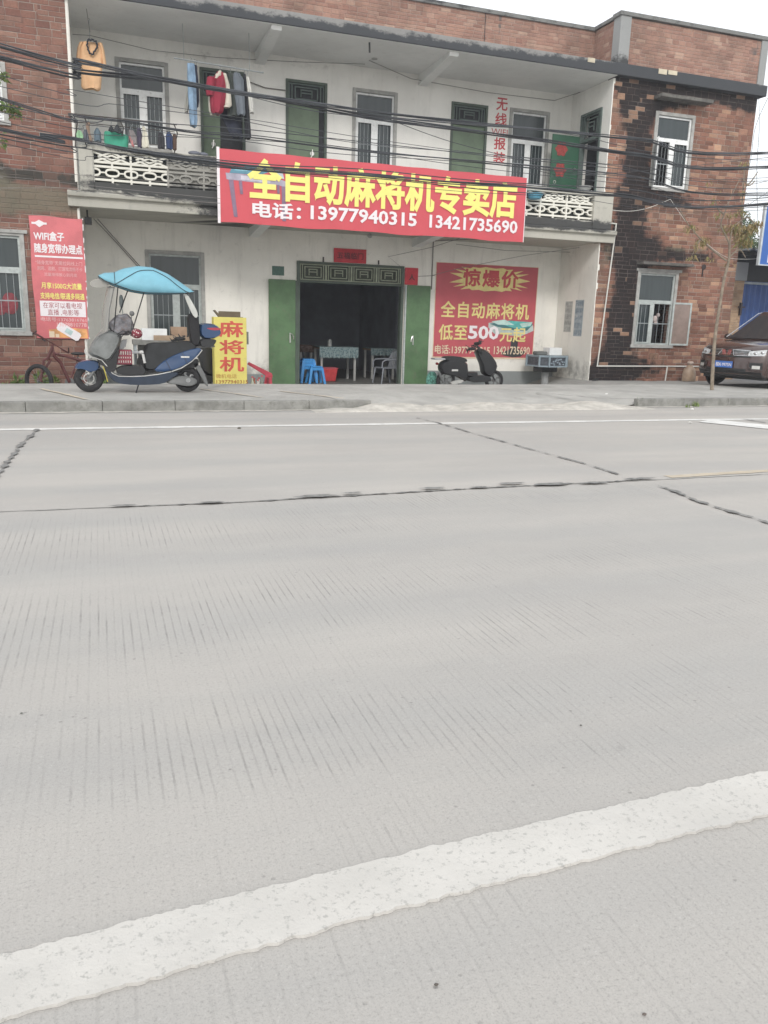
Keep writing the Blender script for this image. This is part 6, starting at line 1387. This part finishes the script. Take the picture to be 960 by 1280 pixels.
thin = [([(0, 66), (100, 80), (160, 90), (250, 105), (400, 140), (560, 152), (700, 166), (960, 200)], .006), ([(0, 94), (90, 112), (200, 131), (330, 152), (480, 176), (640, 196), (800, 208), (960, 222)], .0055),
        ([(0, 108), (150, 131), (300, 151), (440, 178), (600, 192), (760, 206), (960, 226)], .0055), ([(0, 131), (150, 150), (300, 161), (460, 178), (640, 198), (800, 214), (960, 236)], .007),
        ([(0, 140), (120, 157), (300, 176), (420, 192), (600, 204), (800, 226), (960, 240)], .0065), ([(0, 152), (120, 168), (250, 172), (400, 182), (600, 210), (800, 232), (960, 250)], .006),
        ([(0, 172), (95, 184), (200, 200), (330, 214), (480, 224), (640, 240), (800, 247), (960, 258)], .009), ([(0, 178), (120, 196), (260, 208), (400, 221), (560, 238), (700, 246), (960, 262)], .0055),
        ([(0, 168), (120, 180), (240, 196), (340, 206), (460, 212), (600, 226), (780, 236), (960, 247)], .011)]
for i, (px, r) in enumerate(thin): cable('single thin cable, the %s from the top between the thick bundles' % names[i], px, r, CY - .1 + .04 * i, seed=30 + i)
cable('thin slanting wire from the lower bundle down to the last upper window', [(496, 153), (560, 176), (640, 197), (660, 201), (800, 214)], .006, CY + .3, ext=(0, 14), seed=50)
cable('long pale wire crossing low over the left brick wing', [(-40, 205), (0, 209), (60, 215), (103, 219), (190, 226), (275, 232)], .006, 17.6, mat=m_cable_g, ext=(6, 0), seed=51)
cable('lower pale wire crossing the base of the left brick wing upstairs', [(-40, 216), (0, 220), (60, 226), (103, 231), (190, 240), (275, 248)], .005, 17.7, mat=m_cable_g, ext=(6, 0), seed=52)
cable('grey wire level along the balcony ledge from the left', [(-40, 235), (0, 235), (103, 236), (180, 247), (275, 254)], .007, 17.75, mat=m_cable_g, ext=(6, 0), seed=53)
cable('pale wire sagging across the stained brick wing to a nail', [(760, 262), (786, 264), (810, 260), (838, 249)], .008, 18.1, mat=m_pipe, ext=(0, 0), seed=54)
cable('pale wire running down from the nail past the sapling', [(838, 249), (858, 278), (876, 298), (905, 320), (930, 324), (960, 322)], .006, 18.05, mat=m_pipe, ext=(0, 0), seed=55)
for i, (px, lab) in enumerate([([(948, 100), (949, 160), (946, 215), (948, 300)], 'vertical wire dropping in the sky right of the building'), ([(960, 122), (944, 160), (936, 210), (915, 262)], 'slanting wire dropping behind the sapling top'), ([(905, 232), (935, 229), (960, 226)], 'short level wire at the right edge under the bundles'), ([(905, 262), (935, 254), (960, 240)], 'wire rising to the right behind the sapling crown')]):
    cable(lab, px, .008, 19.5 + i * .3, ext=(0, 0) if i < 2 else (0, 8), seed=60 + i)

# ------------------------------------------------------------------ foliage
def leaves(mb, c, rad, n, L, W, rr, droop=.5, flat=False):
    for _ in range(n):
        while True:
            p = Vector((rr.uniform(-1, 1), rr.uniform(-1, 1), rr.uniform(-1, 1)))
            if p.length <= 1: break
        o = Vector(c) + Vector((p.x * rad[0], p.y * rad[1], p.z * rad[2]))
        d = Vector((rr.uniform(-1, 1), rr.uniform(-1, 1), rr.uniform(-1, .6) - droop)).normalized(); s = d.cross(Vector((rr.uniform(-1, 1), rr.uniform(-1, 1), rr.uniform(-1, 1)))).normalized()
        l = L * rr.uniform(.5, 1.2); w = W * rr.uniform(.6, 1.2); nn = d.cross(s).normalized() * l * .12
        mb.add([o, o + d * l * .45 + s * w + nn, o + d * l - nn, o + d * l * .45 - s * w + nn], [(0, 1, 2, 3)])
def leafmat(name, cols, sc_=3):
    m, nt, b, pos = newmat(name); oi = nt.nodes.new('ShaderNodeNewGeometry').outputs['Random Per Island']
    setc(nt, b, ramp(nt, mth(nt, 'ADD', mth(nt, 'MULTIPLY', oi, .6), mth(nt, 'MULTIPLY', noise(nt, pos, sc_, 3), .4)), [(i / (len(cols) - 1), c) for i, c in enumerate(cols)]))
    b.inputs['Roughness'].default_value = .6; b.inputs['Transmission Weight'].default_value = 0; return m
m_dry = leafmat('dry_leaves', [(.16, .17, .05), (.33, .26, .12), (.25, .17, .08), (.20, .22, .07), (.36, .27, .14)])
m_green = leafmat('green_leaves', [(.05, .09, .02), (.10, .17, .04), (.17, .22, .06), (.07, .12, .03)])
m_dkgreen = leafmat('dark_green_leaves', [(.03, .06, .02), (.05, .10, .035), (.08, .13, .05), (.10, .14, .05)], .8)
m_bark = M('pale_bark', (.24, .20, .155), .9, var=.25, scale=9, bmp=.5, bscale=30)
TYs = 13.8
def T(a, b, y=TYs): x, z = P(a, b, y); return (x, y, z)
gz = gh(12.16, TYs) - .03
bx_, _ = P(890, 487, TYs)
tr = thing('sapling', 'thin leaning roadside sapling with sparse dry leaves in front of the parked car', 'tree', (bx_, TYs, gz))
obj('trunk', MB().tube(catmull([(bx_, TYs, gz), T(891, 460), T(894, 420), T(900, 380), (T(905, 350)), T(911, 325), T(912, 305)], 4), [.040 - .0007 * k for k in range(25)], 10), m_bark, tr, smooth_=True)
brs = [[(912, 308), (914, 292), (918, 283), (925, 277)], [(911, 322), (924, 312), (932, 322)], [(928, 290), (927, 270), (929, 235), (931, 205)], [(912, 305), (906, 292), (901, 282), (905, 268), (914, 246), (925, 223)], [(908, 326), (890, 312), (876, 299), (860, 280), (850, 262)], [(876, 299), (870, 308), (866, 318)], [(925, 277), (935, 272), (946, 283)], [(905, 268), (898, 262), (893, 250)], [(929, 235), (938, 228), (947, 215)], [(930, 225), (936, 232), (944, 226)]]
bm2 = MB()
for i, b_ in enumerate(brs):
    pts = catmull([T(a, c, TYs + .12 * ((i % 3) - 1) * (k / len(b_))) for k, (a, c) in enumerate(b_)], 4); n = len(pts); bm2.tube(pts, [.016 * (1 - .7 * k / n) + .003 for k in range(n)], 6)
obj('branches', bm2, m_bark, tr, smooth_=True)
lm = MB(); rr = random.Random(77)
for a, b_, ra, rb2, n, L in [(862, 283, 5, 6, 22, .16), (879, 298, 8, 6, 34, .18), (872, 306, 8, 5, 14, .14), (888, 228, 6, 4, 8, .12), (893, 250, 3, 4, 8, .14), (896, 240, 3, 3, 4, .12), (866, 320, 4, 4, 12, .12), (918, 284, 8, 10, 55, .17), (936, 284, 14, 8, 95, .17), (945, 278, 8, 5, 35, .15), (926, 296, 9, 10, 45, .2), (935, 300, 6, 8, 26, .2), (905, 283, 4, 6, 16, .14), (930, 205, 4, 5, 14, .1), (928, 240, 4, 4, 12, .12), (925, 262, 4, 8, 20, .14), (912, 268, 4, 6, 12, .12), (897, 268, 3, 4, 8, .12), (912, 330, 4, 4, 10, .08), (886, 322, 10, 3, 8, .12)]:
    c = T(a, b_); leaves(lm, c, (ra / 78, .16, rb2 / 78), int(n * 1.7), L, .013, rr, 1.1)
obj('crown', lm, m_dry, tr)
# branch tips of a street tree whose trunk stands left of the view
lt = thing('street_tree', 'fresh green branch tips reaching in from the left edge before the brick wing', 'tree', (-3.4, 12.9, .12))
obj('trunk', MB().tube([(-3.4, 12.9, .1), (-3.35, 12.9, 1.8), (-3.2, 12.9, 3.2), (-3.0, 12.9, 4.6)], [.09, .075, .05, .02], 10), m_bark, lt, smooth_=True)
def T2(a, b, y=12.9): x, z = P(a, b, y); return (x, y, z)
obj('branches', MB().tube([(-3.3, 12.9, 2.4), (-2.2, 12.9, 2.9), T2(0, 140), T2(22, 137)], [.03, .02, .01, .004], 6).tube([(-3.2, 12.9, 3.2), (-2.2, 12.9, 3.8), T2(5, 97)], [.02, .012, .004], 6).tube([(-3.3, 12.9, 2.6), (-2.0, 12.9, 2.7), T2(5, 172)], [.02, .012, .004], 6), m_bark, lt, smooth_=True)
lm = MB(); rr = random.Random(5)
for a, b_, ra, rb2, n in [(4, 97, 5, 5, 26), (3, 130, 6, 5, 24), (12, 134, 8, 5, 40), (21, 136, 6, 5, 34), (17, 144, 6, 4, 20), (2, 175, 4, 8, 18), (-14, 130, 12, 14, 60), (-12, 95, 12, 10, 60)]:
    leaves(lm, T2(a, b_), (ra / 82, .15, rb2 / 82), n, .09, .02, rr, .2)
for c in [(-3.3, 12.9, 4.6), (-3.8, 12.7, 4.0), (-2.9, 13.1, 3.9), (-3.6, 13.0, 3.3)]: leaves(lm, c, (.55, .5, .5), 260, .09, .02, rr, .2)
obj('crown', lm, m_green, lt)
# round tree behind the neighbouring shop
bt = thing('background_tree', 'round dark green tree standing behind the neighbouring shop roof', 'tree', (*[P(930, 290, 30)[0]], 30, -.3))
cx, cz = P(928, 300, 30)
obj('trunk', MB().tube([(cx, 30, -.3), (cx + .1, 30, 2.2), (cx, 30, cz)], [.25, .18, .08], 10), m_bark, bt, smooth_=True)
lm = MB(); rr = random.Random(6)
for _ in range(26):
    p = Vector((rr.gauss(0, .55), rr.gauss(0, .5), rr.gauss(0, .5))); leaves(lm, (cx + p.x, 30 + p.y, cz - .2 + p.z), (.38, .38, .34), 120, .15, .04, rr, .1)
obj('crown', lm, m_dkgreen, bt)
# weeds
def weed(x, y, z, h, n, rr, lab, mat=m_green):
    mb = MB()
    for _ in range(n):
        a = rr.uniform(0, 6.28); l = h * rr.uniform(.5, 1.1); sp = rr.uniform(.1, .6) * l; w = rr.uniform(.005, .012); b0 = Vector((x + rr.uniform(-.06, .06), y + rr.uniform(-.03, .03), z - .01)); d = Vector((math.cos(a), math.sin(a), 0)); s = Vector((-d.y, d.x, 0)) * w
        m_ = b0 + d * sp * .4 + Vector((0, 0, l * .7)); e = b0 + d * sp + Vector((0, 0, l)); mb.add([b0 - s, b0 + s, m_ + s * .8, m_ - s * .8, e], [(0, 1, 2, 3), (3, 2, 4)])
    leaves(mb, (x, y, z + h * .4), (.09, .05, h * .4), n, h * .35, h * .09, rr, -.2)
    return tag(obj('weed_tuft', mb, mat), lab, 'weed', 'weeds growing at the kerb and the wall foot')
rr = random.Random(15)
for i, (px, py, h, n, lab) in enumerate([(798, 506, .16, 16, 'weed tuft at the kerb end left of the sapling'), (868, 507, .10, 14, 'low weeds in the gutter left of the sapling foot'), (878, 504, .14, 20, 'bushier weeds in the gutter by the sapling foot'), (890, 503, .10, 18, 'low weeds in the gutter right of the sapling foot'), (921, 503, .12, 14, 'weed tuft at the kerb below the car'), (955, 505, .10, 12, 'weed tuft at the kerb at the right edge'), (858, 508, .07, 10, 'tiny weeds in the gutter furthest left of the sapling foot'), (796, 501, .06, 6, 'tiny weed tuft on top of the kerb end')]):
    gx, gy = G(px, py, .02); weed(gx, gy - .02 if gy > 11.9 else gy, .01, h, n, rr, lab)
for i, (px, py, y, h, n, lab) in enumerate([(20, 470, 17.6, .5, 22, 'brownish weeds at the foot of the left brick wing near the edge'), (27, 474, 17.5, .42, 26, 'leafy green weeds left of the bicycle wheel'), (50, 470, 17.9, .6, 30, 'tall green weeds behind the bicycle wheel'), (68, 472, 17.9, .45, 20, 'green weeds between the bicycle and the wall'), (8, 474, 17.7, .35, 18, 'low weeds at the left edge below the brick wing'), (128, 474, 16.6, .5, 20, 'yellow green weeds behind the front wheel of the canopy scooter')]):
    x, _ = P(px, py, y); weed(x, y, gh(x, y), h, n, rr, lab)
# debris and sack by the right wing
m_deb = M('broken_brick', (.26, .13, .09), .95, var=.3, scale=12)
for i, (px, lab) in enumerate([(808, 'broken red brick lying at the foot of the right wing, nearer the corner'), (816, 'flat piece of broken brick lying next to another at the wing foot'), (744, 'dark stone lying at the plastered corner of the wing')]):
    x, _ = P(px, 477, 18.0); o = obj('broken_brick', MB().obox((x, 18.0, gh(x, 18.0) + .04), (.2, .1, .07), Matrix.Rotation(.3 * i, 3, 'Z')), m_deb if i < 2 else m_black, bev=.012); tag(o, lab, 'brick')
x, _ = P(861, 470, 17.75); gz = gh(x, 17.75)
sk = thing('plastic_bag', 'tied clear brown plastic sack standing at the foot of the right brick wing', 'sack', (x, 17.75, gz))
obj('sack', MB().loft([[(x + r * math.cos(a * .5236) * (1 + .08 * math.sin(a * 3 + i)), 17.75 + r * .8 * math.sin(a * .5236), gz + z) for a in range(12)] for i, (r, z) in enumerate([(.15, 0), (.19, .03), (.20, .2), (.17, .33), (.08, .42), (.05, .45)])]), M('sack_plastic', (.30, .215, .15), .4, var=.2, bmp=.6), sk, smooth_=True)
obj('neck', MB().loft([[(x + r * math.cos(a * .785), 17.75 + r * math.sin(a * .785), gz + z) for a in range(8)] for r, z in [(.05, .44), (.09, .49), (.07, .54)]]), M('sack_top', (.42, .33, .28), .5), sk, smooth_=True)
# paper scraps on the road side
rr = random.Random(8)
for i, (px, py, lab, c) in enumerate([(758, 493, 'crumpled white paper scrap on the pavement before the side wall', (.6, .6, .58)), (38, 515, 'white pebble of litter at the kerb foot on the left', (.6, .6, .57)), (299, 536, 'small dark leaf lying on the far lane line', (.1, .09, .07)), (726, 908, 'small dark stone on the near lane in the middle', (.1, .1, .09)), (27, 893, 'dark curled leaf on the near lane at the left', (.10, .11, .09)), (862, 529, 'white scrap of litter near the crossing stripes', (.55, .55, .52)), (545, 1233, 'dark pebble under the near lane line', (.09, .08, .07)), (805, 1270, 'small brown pebble at the bottom right of the road', (.12, .1, .09)), (865, 512, 'white litter crumb near the gutter weeds', (.6, .6, .57)), (420, 505, 'light lump of mortar at the broken kerb end', (.5, .48, .44))]):
    z = .145 if py < 500 else 0; gx, gy = G(px, py, z); s = .035 if py < 600 else .005
    if i == 2: s = .025
    mb = MB(); n = 8; mb.loft([[(gx + s * k2 * math.cos(a * .785) * rr.uniform(.6, 1.2), gy + s * k2 * .7 * math.sin(a * .785) * rr.uniform(.6, 1.2), z + .004 + h * s) for a in range(n)] for k2, h in ((1, 0), (.9, .35), (.3, .6))])
    tag(obj('litter_scrap', mb, M('litter_tint', c, .9)), lab, 'litter')
# ------------------------------------------------------------------ thin scattering volume added over the street to lift the blacks like lens veiling
hz = MB().box(-75, 75, -20, 60, -1.7, 11.5)
hm = bpy.data.materials.new('black_lift_volume'); hm.use_nodes = True; hn = hm.node_tree; hn.nodes.remove(hn.nodes['Principled BSDF'])
pv_ = nd(hn, 'ShaderNodeVolumePrincipled', {'Color': (.93, .95, 1.0, 1), 'Density': .0020, 'Anisotropy': .2})
hn.links.new(pv_.outputs[0], hn.nodes['Material Output'].inputs['Volume'])
ho = obj('veil_volume', hz, hm, origin=(0, 0, -1.7)); ho['kind'] = 'stuff'
